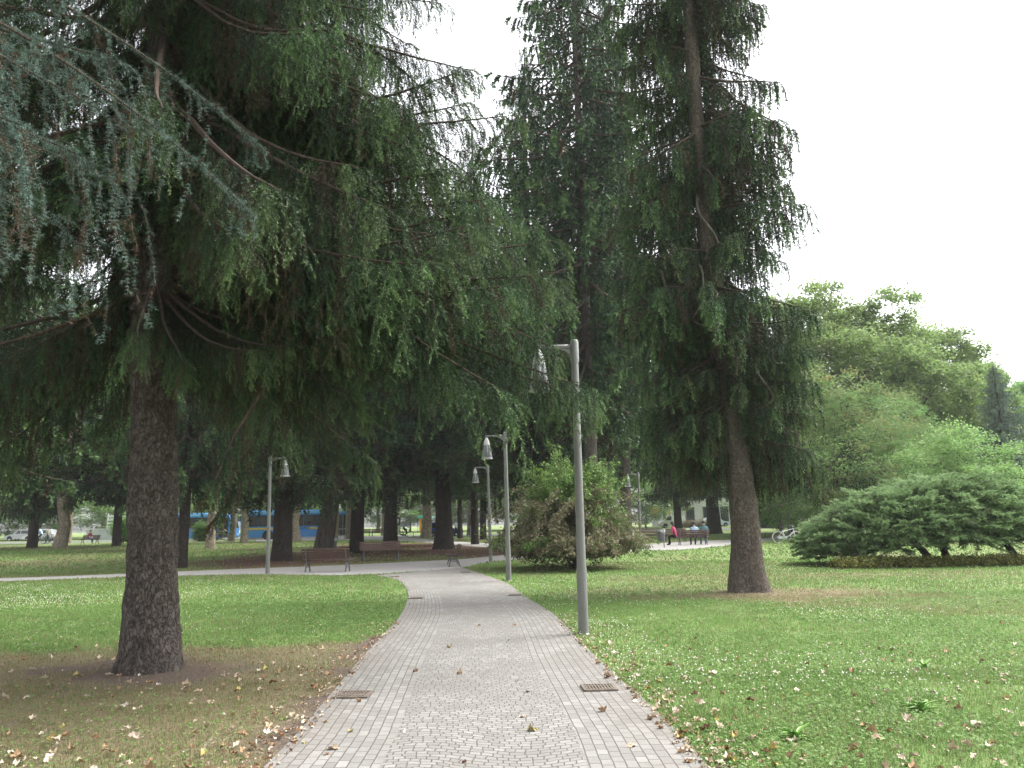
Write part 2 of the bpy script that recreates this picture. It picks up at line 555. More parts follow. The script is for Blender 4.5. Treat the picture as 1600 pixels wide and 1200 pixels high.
M_purple = foliage('purple_bush_leaves', [(0, (.13, .09, .06)), (.2, (.225, .18, .12)), (.42, (.21, .205, .115)), (.58, (.11, .165, .06)), (.8, (.13, .255, .065)), (1, (.24, .38, .1))], .35, .5)
M_juni = foliage('juniper_foliage', [(0, (.07, .05, .035)), (.2, (.09, .12, .055)), (.5, (.16, .25, .105)), (.8, (.24, .36, .16)), (1, (.33, .45, .22))], .3)
M_barkA = bark('spruce_bark', (.042, .034, .03), (.215, .183, .165), 12.0, True, 1.0)
M_barkB = bark('grey_spruce_bark', (.065, .053, .045), (.22, .185, .155), 12.0, True, .9)
M_barkC = bark('furrowed_bark', (.06, .05, .042), (.2, .175, .15), 10.0, False, 1.0)
M_barkD = bark('dark_conifer_bark', (.026, .021, .019), (.08, .066, .057), 8.0, True, .8)
M_barkP = bark('plane_bark', (.16, .13, .095), (.36, .31, .24), 3.0, True, .3)
M_ivy = foliage('ivy_leaves', [(0, (.05, .045, .03)), (.5, (.05, .1, .035)), (1, (.1, .16, .06))], .2)
# ------------------------------------------------------------------ the setting: ground, paths, grass
def catmull(P, k=14):
    P = np.asarray(P, float); Q = np.concatenate([[2 * P[0] - P[1]], P, [2 * P[-1] - P[-2]]]); out = []
    for i in range(len(P) - 1):
        a, b, c, d = Q[i:i + 4]
        for t in np.linspace(0, 1, k, endpoint=False):
            out.append(.5 * (2 * b + (c - a) * t + (2 * a - 5 * b + 4 * c - d) * t * t + (3 * b - a - 3 * c + d) * t ** 3))
    out.append(P[-1])
    return np.array(out)


def ribbon_edges(pairs, pre=None):
    L = np.array([ground(*a)[:2] for a, b in pairs]); Rr = np.array([ground(*b)[:2] for a, b in pairs])
    if pre:
        for s in pre[::-1]:
            L = np.concatenate([[s[0]], L]); Rr = np.concatenate([[s[1]], Rr])
    return catmull(L), catmull(Rr)


def inside(poly, x, y):
    c = np.zeros(x.shape, bool); j = len(poly) - 1
    for i in range(len(poly)):
        xi, yi = poly[i]; xj, yj = poly[j]
        if yi != yj:
            c ^= ((yi > y) != (yj > y)) & (x < (xj - xi) * (y - yi) / (yj - yi) + xi)
        j = i
    return c


MAIN = ribbon_edges([((413, 1200), (1107, 1200)), ((486, 1122), (1036, 1122)), ((561, 1033), (937, 1033)), ((599, 993), (898, 993)),
                     ((628, 958), (862, 958)), ((637, 930), (818, 931)), ((630, 914), (792, 912)), ((612, 904), (752, 897)), ((585, 900), (722, 887))],
                    pre=[((-1.75, -9), (1.45, -9)), ((-1.72, 0), (1.36, 0))])
CROSS = ribbon_edges([((-420, 925), (-420, 919)), ((0, 909), (0, 904)), ((140, 904), (140, 899)), ((280, 900), (280, 893)), ((410, 898), (410, 888)), ((540, 899), (540, 883)),
                      ((640, 894), (640, 878)), ((722, 887), (720, 874)), ((760, 879), (760, 870)), ((810, 874), (805, 866)), ((880, 867), (870, 860)),
                      ((960, 863), (960, 855)), ((1000, 861), (1000, 851)), ((1080, 858), (1080, 846)), ((1150, 851), (1150, 843)), ((1230, 843), (1230, 839)), ((1330, 838), (1330, 834))])
FAR = ribbon_edges([((400, 846), (400, 841)), ((540, 844), (540, 839)), ((620, 845), (620, 839)), ((680, 849), (680, 844)), ((740, 854), (740, 848)), ((800, 857), (800, 851)), ((880, 864), (880, 858))])
polyM = np.concatenate([MAIN[0], MAIN[1][::-1]]); polyC = np.concatenate([CROSS[0], CROSS[1][::-1]]); polyF = np.concatenate([FAR[0], FAR[1][::-1]])


def on_path(x, y):
    return inside(polyM, x, y) | inside(polyC, x, y) | inside(polyF, x, y)


T1 = ground(235, 1046)          # foot of the near spruce
T2 = ground(1168, 924)          # foot of the spruce on the right lawn
FLOOR = [(440, 876, 4.5), (505, 866, 4.5), (557, 864, 5), (610, 853, 6), (693, 857, 7.5), (755, 843, 6), (720, 842, 6), (780, 862, 6), (180, 853, 4), (50, 856, 4), (850, 858, 5), (640, 862, 6)]
FLOOR = [(*ground(a, b)[:2], r) for a, b, r in FLOOR]
_cu = CROSS[1]


def beyond(x, y):
    """how far a point lies beyond the crossing path"""
    o = np.argsort(_cu[:, 0])
    return y - np.interp(x, _cu[o, 0], _cu[o, 1])


def f_dirt(x, y):
    d = np.hypot((x - T1[0]) / 1.0, (y - T1[1] + .25) / 1.0)
    v = np.clip(1.15 - d / 1.3 + (fbm(x * 1.1, y * 1.1, seed=3) - .5) * 1.3, 0, 1)
    el = np.interp(y, MAIN[0][:, 1][:120], MAIN[0][:, 0][:120])
    nearpath = np.exp(-((x - el) / .33) ** 2) * (y < 12.5) * (x < el + .1)
    v = np.maximum(v, nearpath * np.clip(fbm(x * 2, y * 2, seed=13) * 2.2 - .35, 0, 1))
    v = np.maximum(v, np.clip((fbm(x * .9 + 3, y * .9, seed=21) - .64) * 5, 0, 1) * (x < el) * (y < 11.0))
    d2 = np.hypot(x - T2[0], y - T2[1])
    return np.maximum(v, np.clip(1.2 - d2 / .8, 0, 1) * .7)


def f_dry(x, y):
    n = fbm(x * .55, y * .55, seed=5) - .5
    n2 = fbm(x * 2.3, y * 2.3, seed=6) - .5
    left = np.clip((12.3 + n * 3.2 + n2 * 1.0 - y) * 1.1, 0, 1) * (x < -.2) * (1 - .25 * np.clip((6.2 - y), 0, 1))
    d = np.hypot((x - T2[0] - .25) / 2.7, (y - T2[1] + 1.0) / 1.25)
    right = np.clip(1.6 - d + n * 1.1 + n2 * .9, 0, 1)
    edge = np.clip(fbm(x * .25, y * .25, seed=8) * 1.9 - .92 + n2 * .4, 0, 1) * .7 * (x > 0)
    far = np.clip(fbm(x * .12, y * .2, seed=18) * 2 - .85, 0, 1) * .6 * (y > 26)
    return np.clip(np.maximum.reduce([left * .9, right * 1.0, edge, far]), 0, 1)


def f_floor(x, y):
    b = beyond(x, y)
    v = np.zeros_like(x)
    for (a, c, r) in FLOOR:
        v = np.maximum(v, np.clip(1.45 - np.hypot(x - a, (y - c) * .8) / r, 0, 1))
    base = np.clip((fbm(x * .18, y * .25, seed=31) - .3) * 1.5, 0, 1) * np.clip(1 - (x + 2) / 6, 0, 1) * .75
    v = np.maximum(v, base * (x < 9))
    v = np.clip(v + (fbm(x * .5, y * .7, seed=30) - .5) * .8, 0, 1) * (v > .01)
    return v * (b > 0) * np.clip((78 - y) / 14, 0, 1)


def build_ground():
    def warp(n, lo, hi, c, k):
        u = np.linspace(-1, 1, n); s = np.sinh(u * k) / np.sinh(k)
        return np.where(s < 0, c + s * (c - lo), c + s * (hi - c))
    xs = warp(330, -420, 420, 0, 5.0)
    ys = np.concatenate([np.linspace(-60, 2.4, 24)[:-1], np.linspace(2.4, 14, 100)[:-1], np.linspace(14, 34, 110)[:-1], np.linspace(34, 80, 120)[:-1], np.linspace(80, 640, 70)])
    X, Y = np.meshgrid(xs, ys)
    Z = gz(Y)
    V = np.stack([X, Y, Z], -1).reshape(-1, 3)
    ny, nx = X.shape
    i, k = np.meshgrid(np.arange(ny - 1), np.arange(nx - 1), indexing='ij')
    F4 = np.stack([i * nx + k, i * nx + k + 1, (i + 1) * nx + k + 1, (i + 1) * nx + k], -1).reshape(-1, 4)
    x, y = X.ravel(), Y.ravel()
    m, nt, b = new_mat('lawn_and_soil')
    tc = node(nt, 'ShaderNodeTexCoord').outputs['Object']
    n1 = noise(nt, 26, 6, .75, tc); n2 = noise(nt, .5, 4, .6, tc); n3 = noise(nt, 5, 5, .7, tc)
    g = ramp(nt, n1, [(.25, (.06, .08, .032)), (.5, (.125, .185, .062)), (.75, (.2, .275, .1))])
    g = mixc(nt, mth(nt, 'MULTIPLY', n2, .5), g, (.18, .25, .085))
    A = lambda k: node(nt, 'ShaderNodeAttribute', attribute_name=k).outputs['Fac']
    brk = mth(nt, 'ADD', mth(nt, 'MULTIPLY', n3, .9), -.45)
    dry = mth(nt, 'MULTIPLY', mth(nt, 'ADD', A('dry'), brk), 1.0, True)
    dryc = ramp(nt, n1, [(.3, (.085, .066, .04)), (.55, (.19, .155, .095)), (.75, (.34, .29, .185))])
    g = mixc(nt, dry, g, dryc)
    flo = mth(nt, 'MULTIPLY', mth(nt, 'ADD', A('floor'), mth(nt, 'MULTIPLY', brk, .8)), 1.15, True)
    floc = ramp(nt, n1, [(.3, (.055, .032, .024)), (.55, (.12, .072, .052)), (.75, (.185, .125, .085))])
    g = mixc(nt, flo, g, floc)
    dirt = mth(nt, 'MULTIPLY', mth(nt, 'ADD', A('dirt'), mth(nt, 'MULTIPLY', brk, .7)), 1.3, True)
    dc = ramp(nt, n1, [(.3, (.065, .05, .04)), (.55, (.13, .1, .08)), (.75, (.22, .175, .14))])
    g = mixc(nt, dirt, g, dc)
    nt.links.new(g, b.inputs['Base Color'])
    b.inputs['Roughness'].default_value = .95; b.inputs['Specular IOR Level'].default_value = .1
    bump(nt, b, mth(nt, 'ADD', n1, n3), .6, .03)
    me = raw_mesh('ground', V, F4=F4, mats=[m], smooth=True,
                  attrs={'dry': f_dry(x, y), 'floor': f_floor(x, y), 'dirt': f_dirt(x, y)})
    structure(link('ground', me))


def sett_material():
    m, nt, b = new_mat('granite_setts')
    uv = node(nt, 'ShaderNodeUVMap'); uv.uv_map = 'UVMap'
    sx = nt.nodes.new('ShaderNodeSeparateXYZ'); nt.links.new(uv.outputs[0], sx.inputs[0])
    u, v = sx.outputs[0], sx.outputs[1]
    edge = node(nt, 'ShaderNodeAttribute', attribute_name='edge').outputs['Fac']
    tc = node(nt, 'ShaderNodeTexCoord').outputs['Object']
    wob = noise(nt, 1.6, 3, .55, tc); wob2 = noise(nt, 7.0, 2, .5, tc)

    def cmb(a, c):
        k = nt.nodes.new('ShaderNodeCombineXYZ'); nt.links.new(a, k.inputs[0]); nt.links.new(c, k.inputs[1]); return k.outputs[0]

    def brick(vec, bw, rh, mort):
        k = nt.nodes.new('ShaderNodeTexBrick'); nt.links.new(vec, k.inputs['Vector'])
        k.inputs['Scale'].default_value = 1; k.inputs['Brick Width'].default_value = bw; k.inputs['Row Height'].default_value = rh
        k.inputs['Mortar Size'].default_value = mort; k.inputs['Mortar Smooth'].default_value = .35; k.inputs['Bias'].default_value = 0
        k.inputs['Color1'].default_value = (0, 0, 0, 1); k.inputs['Color2'].default_value = (1, 1, 1, 1); k.inputs['Mortar'].default_value = (.5, .5, .5, 1)
        k.offset = .5; k.squash = 1.25; k.squash_frequency = 3
        return k.outputs['Color'], k.outputs['Fac']
    w1 = mth(nt, 'MULTIPLY', mth(nt, 'SUBTRACT', wob, .5), .16)
    w2 = mth(nt, 'MULTIPLY', mth(nt, 'SUBTRACT', wob2, .5), .045)
    # middle: bowed rows across the path; sides: rows along it
    bow = mth(nt, 'MULTIPLY', mth(nt, 'SINE', mth(nt, 'MULTIPLY', v, 4.6)), .09)
    cu = mth(nt, 'ADD', mth(nt, 'ADD', u, bow), mth(nt, 'ADD', w1, w2)); cv = mth(nt, 'ADD', v, mth(nt, 'ADD', mth(nt, 'MULTIPLY', w1, .5), w2))
    cC, fC = brick(cmb(cv, cu), .082, .068, .0055)
    cS, fS = brick(cmb(mth(nt, 'ADD', u, mth(nt, 'MULTIPLY', w2, .7)), mth(nt, 'ADD', v, mth(nt, 'MULTIPLY', w2, .25))), .13, .082, .005)
    isb = mth(nt, 'LESS_THAN', mth(nt, 'ADD', edge, mth(nt, 'MULTIPLY', w2, .4)), .8)
    col = mixc(nt, isb, cC, cS); fac = mth(nt, 'ADD', mth(nt, 'MULTIPLY', fS, isb), mth(nt, 'MULTIPLY', fC, mth(nt, 'SUBTRACT', 1.0, isb)))
    bw = nt.nodes.new('ShaderNodeRGBToBW'); nt.links.new(col, bw.inputs[0])
    grain = noise(nt, 90, 4, .8, tc); grime = noise(nt, .8, 5, .65, tc)
    st = ramp(nt, mth(nt, 'ADD', mth(nt, 'MULTIPLY', bw.outputs[0], .27), mth(nt, 'MULTIPLY', grain, .73)), [(.2, (.128, .125, .116)), (.5, (.205, .2, .186)), (.8, (.315, .307, .287))])
    st = mixc(nt, mth(nt, 'MULTIPLY', mth(nt, 'SUBTRACT', grime, .42), 3.2, True), st, (.165, .158, .142))
    sedge = mth(nt, 'MULTIPLY', mth(nt, 'SUBTRACT', .55, edge), 1.1, True)
    st = mixc(nt, mth(nt, 'MULTIPLY', mth(nt, 'MULTIPLY', sedge, grime), .9), st, (.15, .122, .1))
    mort = mixc(nt, noise(nt, 9, 4, .6, tc), (.05, .04, .035), (.15, .125, .108))
    kerb = mth(nt, 'LESS_THAN', edge, .13)
    c = mixc(nt, mth(nt, 'MULTIPLY', fac, mth(nt, 'SUBTRACT', 1.0, mth(nt, 'MULTIPLY', kerb, .35))), st, mort)
    nt.links.new(c, b.inputs['Base Color'])
    b.inputs['Roughness'].default_value = .8; b.inputs['Specular IOR Level'].default_value = .3
    h = mth(nt, 'ADD', mth(nt, 'MULTIPLY', mth(nt, 'SUBTRACT', 1.0, fac), 1.0), mth(nt, 'ADD', mth(nt, 'MULTIPLY', bw.outputs[0], .35), mth(nt, 'MULTIPLY', grain, .25)))
    bump(nt, b, h, .8, .012)
    return m


def fine_gravel():
    m, nt, b = new_mat('pale_stone_path')
    tc = node(nt, 'ShaderNodeTexCoord').outputs['Object']
    f = noise(nt, 40, 5, .75, tc); g = noise(nt, .7, 4, .6, tc)
    c = ramp(nt, f, [(.25, (.18, .174, .163)), (.5, (.258, .25, .236)), (.8, (.355, .345, .326))])
    c = mixc(nt, mth(nt, 'MULTIPLY', mth(nt, 'SUBTRACT', g, .45), 2.2, True), c, (.24, .215, .19))
    nt.links.new(c, b.inputs['Base Color']); b.inputs['Roughness'].default_value = .85
    bump(nt, b, f, .5, .01)
    return m


def ribbon(name, edges, mat, lift, cross=16):
    L, Rr = edges; n = len(L); t = np.linspace(0, 1, cross + 1)
    P = L[:, None] * (1 - t)[None, :, None] + Rr[:, None] * t[None, :, None]
    V = np.concatenate([P, (gz(P[..., 1]) + lift)[..., None]], -1)
    mid = P[:, cross // 2]; s = np.concatenate([[0], np.cumsum(np.linalg.norm(np.diff(mid, axis=0), axis=1))])
    wid = np.linalg.norm(Rr - L, axis=1)
    UV = np.stack([np.broadcast_to(s[:, None], (n, cross + 1)), wid[:, None] * t[None]], -1).reshape(-1, 2)
    ed = (np.minimum(t, 1 - t)[None] * wid[:, None]).ravel()
    i, k = np.meshgrid(np.arange(n - 1), np.arange(cross), indexing='ij'); c1 = cross + 1
    F4 = np.stack([i * c1 + k, i * c1 + k + 1, (i + 1) * c1 + k + 1, (i + 1) * c1 + k], -1).reshape(-1, 4)
    me = raw_mesh(name, V.reshape(-1, 3), F4=F4, mats=[mat], smooth=True, attrs={'edge': ed}, uv=UV)
    structure(link(name, me))


build_ground()
M_sett = sett_material(); M_pale = fine_gravel()
ribbon('paved_path', MAIN, M_sett, .014, 24)
ribbon('crossing_path', CROSS, M_pale, .008, 8)
ribbon('far_path', FAR, M_pale, .005, 6)
# the street where the coaches stand
M_asph = paint('asphalt', (.13, .13, .13), .9, 0, .25, 3.0, .2, .3)
sx_ = np.linspace(-150, 60, 60)
g = Geo()
V, Fs = [], []
for i, x in enumerate(sx_):
    yc = 94 + max(0, x) * .35
    for w in (-3.5, 5.5): V.append((x, yc + w, gz(yc + w) + .006))
    if i: Fs.append((2 * i - 2, 2 * i - 1, 2 * i + 1, 2 * i))
g.add(V, Fs)
structure(g.build('street', M_asph))

# ------------------------------------------------------------------ grass
M_grass = foliage('grass_blades', [(0, (.2, .155, .09)), (.18, (.28, .235, .14)), (.32, (.16, .19, .07)), (.45, (.105, .182, .05)), (.65, (.155, .255, .07)), (.85, (.215, .325, .1)), (1, (.29, .4, .14))], .45, .55)


def grass_field(y0, y1, n, hgt, wid, seed, hw=.72):
    rg = np.random.default_rng(seed)
    y = y0 + (y1 - y0) * rg.random(int(n * 1.6)) ** .8
    x = (rg.random(len(y)) * 2 - 1) * (y * hw + 1.2)
    cl = fbm(x * 3.0, y * 3.0, seed=40)
    di, dr, fl = f_dirt(x, y), f_dry(x, y), f_floor(x, y)
    dens = (1 - .92 * np.clip(di * 1.15, 0, 1)) * (1 - .3 * dr) * (1 - .9 * np.clip(fl * 1.1, 0, 1)) * (.35 + 1.1 * cl)
    jx, jy = rg.normal(0, .045, (2, len(y)))
    k = (rg.random(len(y)) < dens) & ~on_path(x + jx, y + jy)
    k &= np.hypot(x - T1[0], y - T1[1]) > .5
    k &= np.hypot(x - T2[0], y - T2[1]) > .5
    x, y, cl, dr = x[k][:n], y[k][:n], cl[k][:n], dr[k][:n]; N = len(x)
    big = fbm(x * .35, y * .35, seed=44)
    h = hgt * rg.uniform(.45, 1.25, N) * (.6 + .8 * cl) * (1 - .35 * dr); w = wid * rg.uniform(.6, 1.4, N)
    a = rg.uniform(0, 2 * math.pi, N); lean = rg.uniform(.1, .9, N)
    d = np.stack([np.cos(a), np.sin(a), np.zeros(N)], -1); s = np.stack([-np.sin(a), np.cos(a), np.zeros(N)], -1)
    p = np.stack([x, y, gz(y) - .004], -1); up = np.array([0, 0, 1.0])
    mid = p + up * (h * .6)[:, None] + d * (h * lean * .25)[:, None]
    tip = p + up * (h * (1 - .35 * lean))[:, None] + d * (h * lean * .8)[:, None]
    sw = s * (w / 2)[:, None]
    V = np.stack([p - sw, p + sw, mid - sw * .8, mid + sw * .8, tip], 1)
    F4 = np.array([0, 1, 3, 2])[None] + np.arange(N)[:, None] * 5; F3 = np.array([2, 3, 4])[None] + np.arange(N)[:, None] * 5
    straw = rg.random(N) < (dr * .8 + .1 + .25 * np.clip(fbm(x * 1.3, y * 1.3, seed=47) - .45, 0, 1) * 2)
    tone = np.where(straw, rg.uniform(.02, .3, N), np.clip(.42 + .4 * big + rg.normal(0, .1, N) - dr * .22, .3, 1))
    return V.reshape(-1, 3), F3, F4, np.repeat(tone, 5)


Vs, A3, A4, Ts, off = [], [], [], [], 0
for args in ((3.6, 9.0, 150000, .055, .0048, 1, .72), (8.5, 18, 170000, .06, .0085, 2, .72), (17, 34, 130000, .07, .018, 3, .72), (32, 75, 70000, .09, .05, 4, .75)):
    V, a3, a4, t = grass_field(*args)
    Vs.append(V); A3.append(a3 + off); A4.append(a4 + off); Ts.append(t); off += len(V)
# low clover leaves between the blades
rg = np.random.default_rng(17)
n = 190000; y = 3.8 + 15 * rg.random(n) ** 1.1; x = (rg.random(n) * 2 - 1) * (y * .72 + 1)
k = (fbm(x * .7 + 4, y * .7, seed=71) + .25 * rg.random(n) > .58) & ~on_path(x, y) & (f_dirt(x, y) < .3) & (rg.random(n) > f_dry(x, y) * .9)
x, y = x[k], y[k]; n = len(x); a = rg.uniform(0, 6.28, n); s_ = rg.uniform(.008, .016, n) * (1 + .05 * np.clip(y - 6, 0, 12)); zz = gz(y) + rg.uniform(.012, .045, n)
tl = rg.normal(0, .35, (n, 4))
V = np.stack([np.stack([x + s_ * np.cos(a + q * math.pi / 2) * (1.2 if q % 2 else .8), y + s_ * np.sin(a + q * math.pi / 2) * (1.2 if q % 2 else .8), zz + tl[:, q] * s_], -1) for q in range(4)], 1)
Vs.append(V.reshape(-1, 3)); A4.append(np.arange(n * 4).reshape(n, 4) + off); Ts.append(np.repeat(np.clip(rg.normal(.66, .13, n), .42, 1), 4)); off += n * 4
me = raw_mesh('grass', np.concatenate(Vs), F3=np.concatenate(A3), F4=np.concatenate(A4), mats=[M_grass], attrs={'tone': np.concatenate(Ts)})
go = link('grass', me); tag(go, 'short green lawn grass on both sides of the paved path', 'grass'); go['kind'] = 'stuff'

# white clover heads scattered through the lawns
M_clover = paint('clover_white', (.62, .6, .52), .8, 0, .15, 30)
rg = np.random.default_rng(11)
y = 6.5 + 23 * rg.random(42000) ** .9; x = (rg.random(42000) * 2 - 1) * (y * .7 + 1)
pr = np.clip(fbm(x * .35 + 9, y * .35, seed=51) * 2.4 - .85, 0.0, 1) ** 1.3
pr *= np.where(x > 0, 1.5 * np.exp(-((y - 12.0) / 4.5) ** 2) + .3, np.exp(-((y - 21) / 6) ** 2) * .9)
k = (rg.random(42000) < pr * .75) & ~on_path(x, y) & (f_dry(x, y) < .45) & (f_dirt(x, y) < .3)
x, y = x[k], y[k]; N = len(x)
oct_ = np.array([[1, 0, 0], [-1, 0, 0], [0, 1, 0], [0, -1, 0], [0, 0, 1], [0, 0, -.8]]) * .0085
of = np.array([[0, 2, 4], [2, 1, 4], [1, 3, 4], [3, 0, 4], [2, 0, 5], [1, 2, 5], [3, 1, 5], [0, 3, 5]])
P = np.stack([x, y, gz(y) + rg.uniform(.04, .085, N)], -1)
sc = rg.uniform(.7, 1.35, N) * (1 + .018 * np.clip(y - 10, 0, 30))
V = (P[:, None] + oct_[None] * sc[:, None, None]).reshape(-1, 3)
F3 = (of[None] + (np.arange(N) * 6)[:, None, None]).reshape(-1, 3)
co = link('clover_flowers', raw_mesh('clover_flowers', V, F3=F3, mats=[M_clover], smooth=True))
tag(co, 'small white clover flower heads dotted over the lawns', 'clover'); co['kind'] = 'stuff'
# ------------------------------------------------------------------ furniture
M_pole = paint('grey_lamp_paint', (.165, .165, .158), .45, .2, .1, 4.0, .5, .05)
M_cap = paint('lamp_cap_grey', (.42, .42, .41), .4, .3, .08, 6)
m, nt, b = new_mat('lamp_glass'); M_glass = m
b.inputs['Base Color'].default_value = (.86, .89, .9, 1); b.inputs['Roughness'].default_value = .14
b.inputs['Transmission Weight'].default_value = .88; b.inputs['IOR'].default_value = 1.25
M_reflector = paint('lamp_reflector', (.6, .61, .62), .3, .5, .05)
M_slat = paint('bench_slat_brown', (.085, .045, .036), .55, 0, .3, 14, .4, .2)
M_iron = paint('bench_cast_iron', (.13, .13, .135), .5, .5, .15, 12)
M_steel = paint('drain_iron', (.17, .14, .115), .7, .5, .35, 22)
M_pitshade = paint('drain_shade_plate', (.05, .04, .033), .9)
M_tyre = paint('tyre_rubber', (.025, .025, .026), .8, 0, .2)
M_rim = paint('wheel_rim_grey', (.42, .43, .44), .35, .7, .1)
M_win = paint('vehicle_glass', (.02, .025, .028), .08, 0, .3, 2, .7)


def lamp_kit(root):
    H, zb = 4.32, 3.98
    g = Geo(); n = 14
    zs = np.array([-.1, .0, .9, 1.0, 2.2, zb]); rs = np.array([.078, .078, .076, .069, .062, .055])
    g.tube(np.stack([zs * 0, zs * 0, zs], -1), rs, 20)
    g.lathe([(.098, 0), (.098, .012), (.08, .03)], 20)
    p = g.build('pole', M_pole, root)
    h = Geo(); h.box((0, -.0725, .62), (.05, .008, .22), bev=.006); h.build('access_hatch', M_pole, p)
    g = Geo()
    g.lathe([(.058, zb - .02), (.064, zb - .02), (.064, zb + .01), (.066, zb + .012), (.066, H - .05), (.052, H - .015), (.02, H), (.0, H)], 20)
    g.build('collar', M_pole, root)
    g = Geo()
    g.box((-.33, 0, H - .115), (.54, .05, .06), bev=.012)
    c = [(-.06, zb + .02), (-.06, H - .15), (-.24, H - .145)] + [(-.24 + .18 * math.sin(a) * 1.0, H - .16 - (H - zb - .18) * (1 - math.cos(a))) for a in np.linspace(.2, 1.5, 6)]
    g.prism([(x, z) for x, z in c], -.012, .012, 'y')
    g.build('arm', M_pole, root)
    x0, zt = -.56, H - .145
    prof_top = [(.0, zt + .0), (.028, zt - .005), (.05, zt - .05), (.075, zt - .12), (.098, zt - .21), (.1, zt - .235)]
    g = Geo(); g.lathe(prof_top, 24, c=(x0, 0, 0)); g.build('lamp_cap', M_cap, root)
    prof = [(.0985, zt - .238), (.118, zt - .33), (.138, zt - .45), (.155, zt - .57), (.163, zt - .62)]
    g = Geo(); g.lathe(prof + [(r - .006, z) for r, z in prof[::-1]], 28, c=(x0, 0, 0))
    sh = g.build('lamp_shade', M_glass, root)
    g = Geo(); g.lathe([(.1, zt - .615), (.165, zt - .615), (.168, zt - .632), (.165, zt - .65), (.1, zt - .65)], 28, c=(x0, 0, 0)); g.build('rim', M_cap, sh)
    g = Geo(); g.lathe([(.03, zt - .24), (.034, zt - .3), (.028, zt - .42), (.018, zt - .5), (0, zt - .51)], 16, c=(x0, 0, 0)); g.build('bulb', M_reflector, root)


def lamp_at(px, py, tx, ty, label, proto=None, rz=0.0):
    p = ground(px, py); top = at(tx, ty, p[1])
    if proto is None:
        o = thing('street_lamp', label, 'street lamp', p, rz, 'grey lamp posts along the paths'); lamp_kit(o)
    else:
        o = copy_tree(proto); o.location = p; o['label'] = label
    h = top[2] - p[2]; s = h / 4.32
    o.scale = (1.0, 1.0, s) if .93 < s < 1.07 else (s, s, s)
    o.rotation_euler = (0, math.atan2(top[0] - p[0], h), rz)
    return o


lamp0 = lamp_at(912, 992, 897, 530, 'nearest grey lamp post, right edge of the path, shade half hidden by spruce twigs')
lamp_at(795, 908, 789, 675, 'grey lamp post with clear bell shade at the path bend, left of the purple bush', lamp0)
lamp_at(767, 878, 762, 726, 'grey lamp post on the crossing path, just behind and left of the bend lamp', lamp0)
lamp_at(1001, 860, 997, 738, 'grey lamp post rising behind the right side of the purple leaved bush', lamp0)
o = lamp_at(418, 897, 422, 712, 'pale lamp post on the left, the only one with its shade right of the pole', lamp0, R(180))
o.rotation_euler = (0, .01, R(180))
lamp_at(1233, 840, 1229, 716, 'pale lamp post behind the white bicycle, its head hidden by drooping spruce', lamp0)


def bench_kit(root, slat=M_slat):
    L = 1.9
    leg0 = None
    for s in (-1, 1):
        g = Geo(); x = s * (L / 2 - .16); w = .045
        def bar(a, c, r=.022):
            a, c = np.array((x, *a)), np.array((x, *c)); m_ = (a + c) / 2; d = c - a
            g.box(m_, (w, np.linalg.norm(d), r * 2), rotm(math.atan2(d[2], d[1])), bev=.006)
        bar((.2, .0), (.1, .42)); bar((-.24, .0), (-.1, .42)); bar((.16, .19), (-.17, .19), .016)
        bar((.26, .43), (-.16, .40), .024); bar((-.14, .38), (-.3, .86), .02)
        bar((.12, .27), (-.12, .27), .012); bar((.2, .015), (.26, .012), .013); bar((-.24, .015), (-.3, .012), .013)
        g.build('leg', M_iron, root)
    g = Geo()
    for k, y in enumerate((.23, .125, .02, -.085)): g.box((0, y, .468 - k * .008), (L, .088, .032), bev=.008)
    g.build('seat', slat, root)
    g = Geo()
    for k in range(4):
        t = (k + .55) / 4; y = -.145 - .15 * t; z = .47 + .4 * t
        g.box((0, y + .012, z), (L, .03, .082), rotm(R(18)), bev=.008)
    g.build('backrest', slat, root)


def bench_at(px, py, rz, label, proto=None, s=1.0):
    p = ground(px, py)
    if proto is None:
        o = thing('park_bench', label, 'bench', p, rz, 'slatted park benches beside the paths'); bench_kit(o)
    else:
        o = copy_tree(proto); o['label'] = label
    o.location = p; o.rotation_euler = (0, 0, rz); o.scale = (s, s, s)
    return o


bench0 = bench_at(512, 893.5, R(-9), 'brown slatted bench seen from behind at the edge of the left lawn')
bench_at(595, 876, R(198), 'brown slatted bench facing the viewer across the crossing path, in front of dark trunks', bench0)
bench_at(708, 884, R(97), 'slatted bench seen end on at the right of the path junction', bench0)
PB = bench_at(1083, 851.5, R(2), 'slatted bench with three people on it, seen from behind beyond the right lawn', bench0)
bench_at(1022, 847, R(180), 'dark grey bench left of the litter bin, across the path from the three people', bench0)
bench_at(1052, 846.5, R(181), 'dark grey bench right of the litter bin, half hidden behind the woman in magenta', bench0)
bench_at(567, 837.5, R(180), 'tiny dark bench beyond the far path, between the two dark trunks, leftmost of two', bench0)
bench_at(592, 837.5, R(180), 'tiny dark bench beyond the far path, just left of the trunk by the poster panel', bench0)
LB = bench_at(140, 850, R(172), 'dark bench far left under the trees with a seated person', bench0)
bench_at(1268, 832, R(60), 'pale bench end showing just left of the big juniper', bench0)

# drain grates in the setts
def drain_kit(root, sx, sy):
    g = Geo()
    for s in (-1, 1):
        g.box((s * (sx / 2 - .015), 0, .01), (.03, sy, .016)); g.box((0, s * (sy / 2 - .015), .0105), (sx - .06, .03, .016))
    g.build('frame', M_steel, root)
    g = Geo()
    n = 9
    for k in range(n): g.box((-sx / 2 + .03 + (sx - .06) * (k + .5) / n, 0, .009), (.016, sy - .06, .013))
    for y in (-.09, .09): g.box((0, y * sy / .4, .0105), (sx - .06, .02, .012))
    g.build('grate', M_steel, root)
    g = Geo(); g.box((0, 0, .001), (sx - .04, sy - .04, .003)); g.build('pit', M_pitshade, root)  # flat dark plate on the setts, its colour imitates shade below the bars


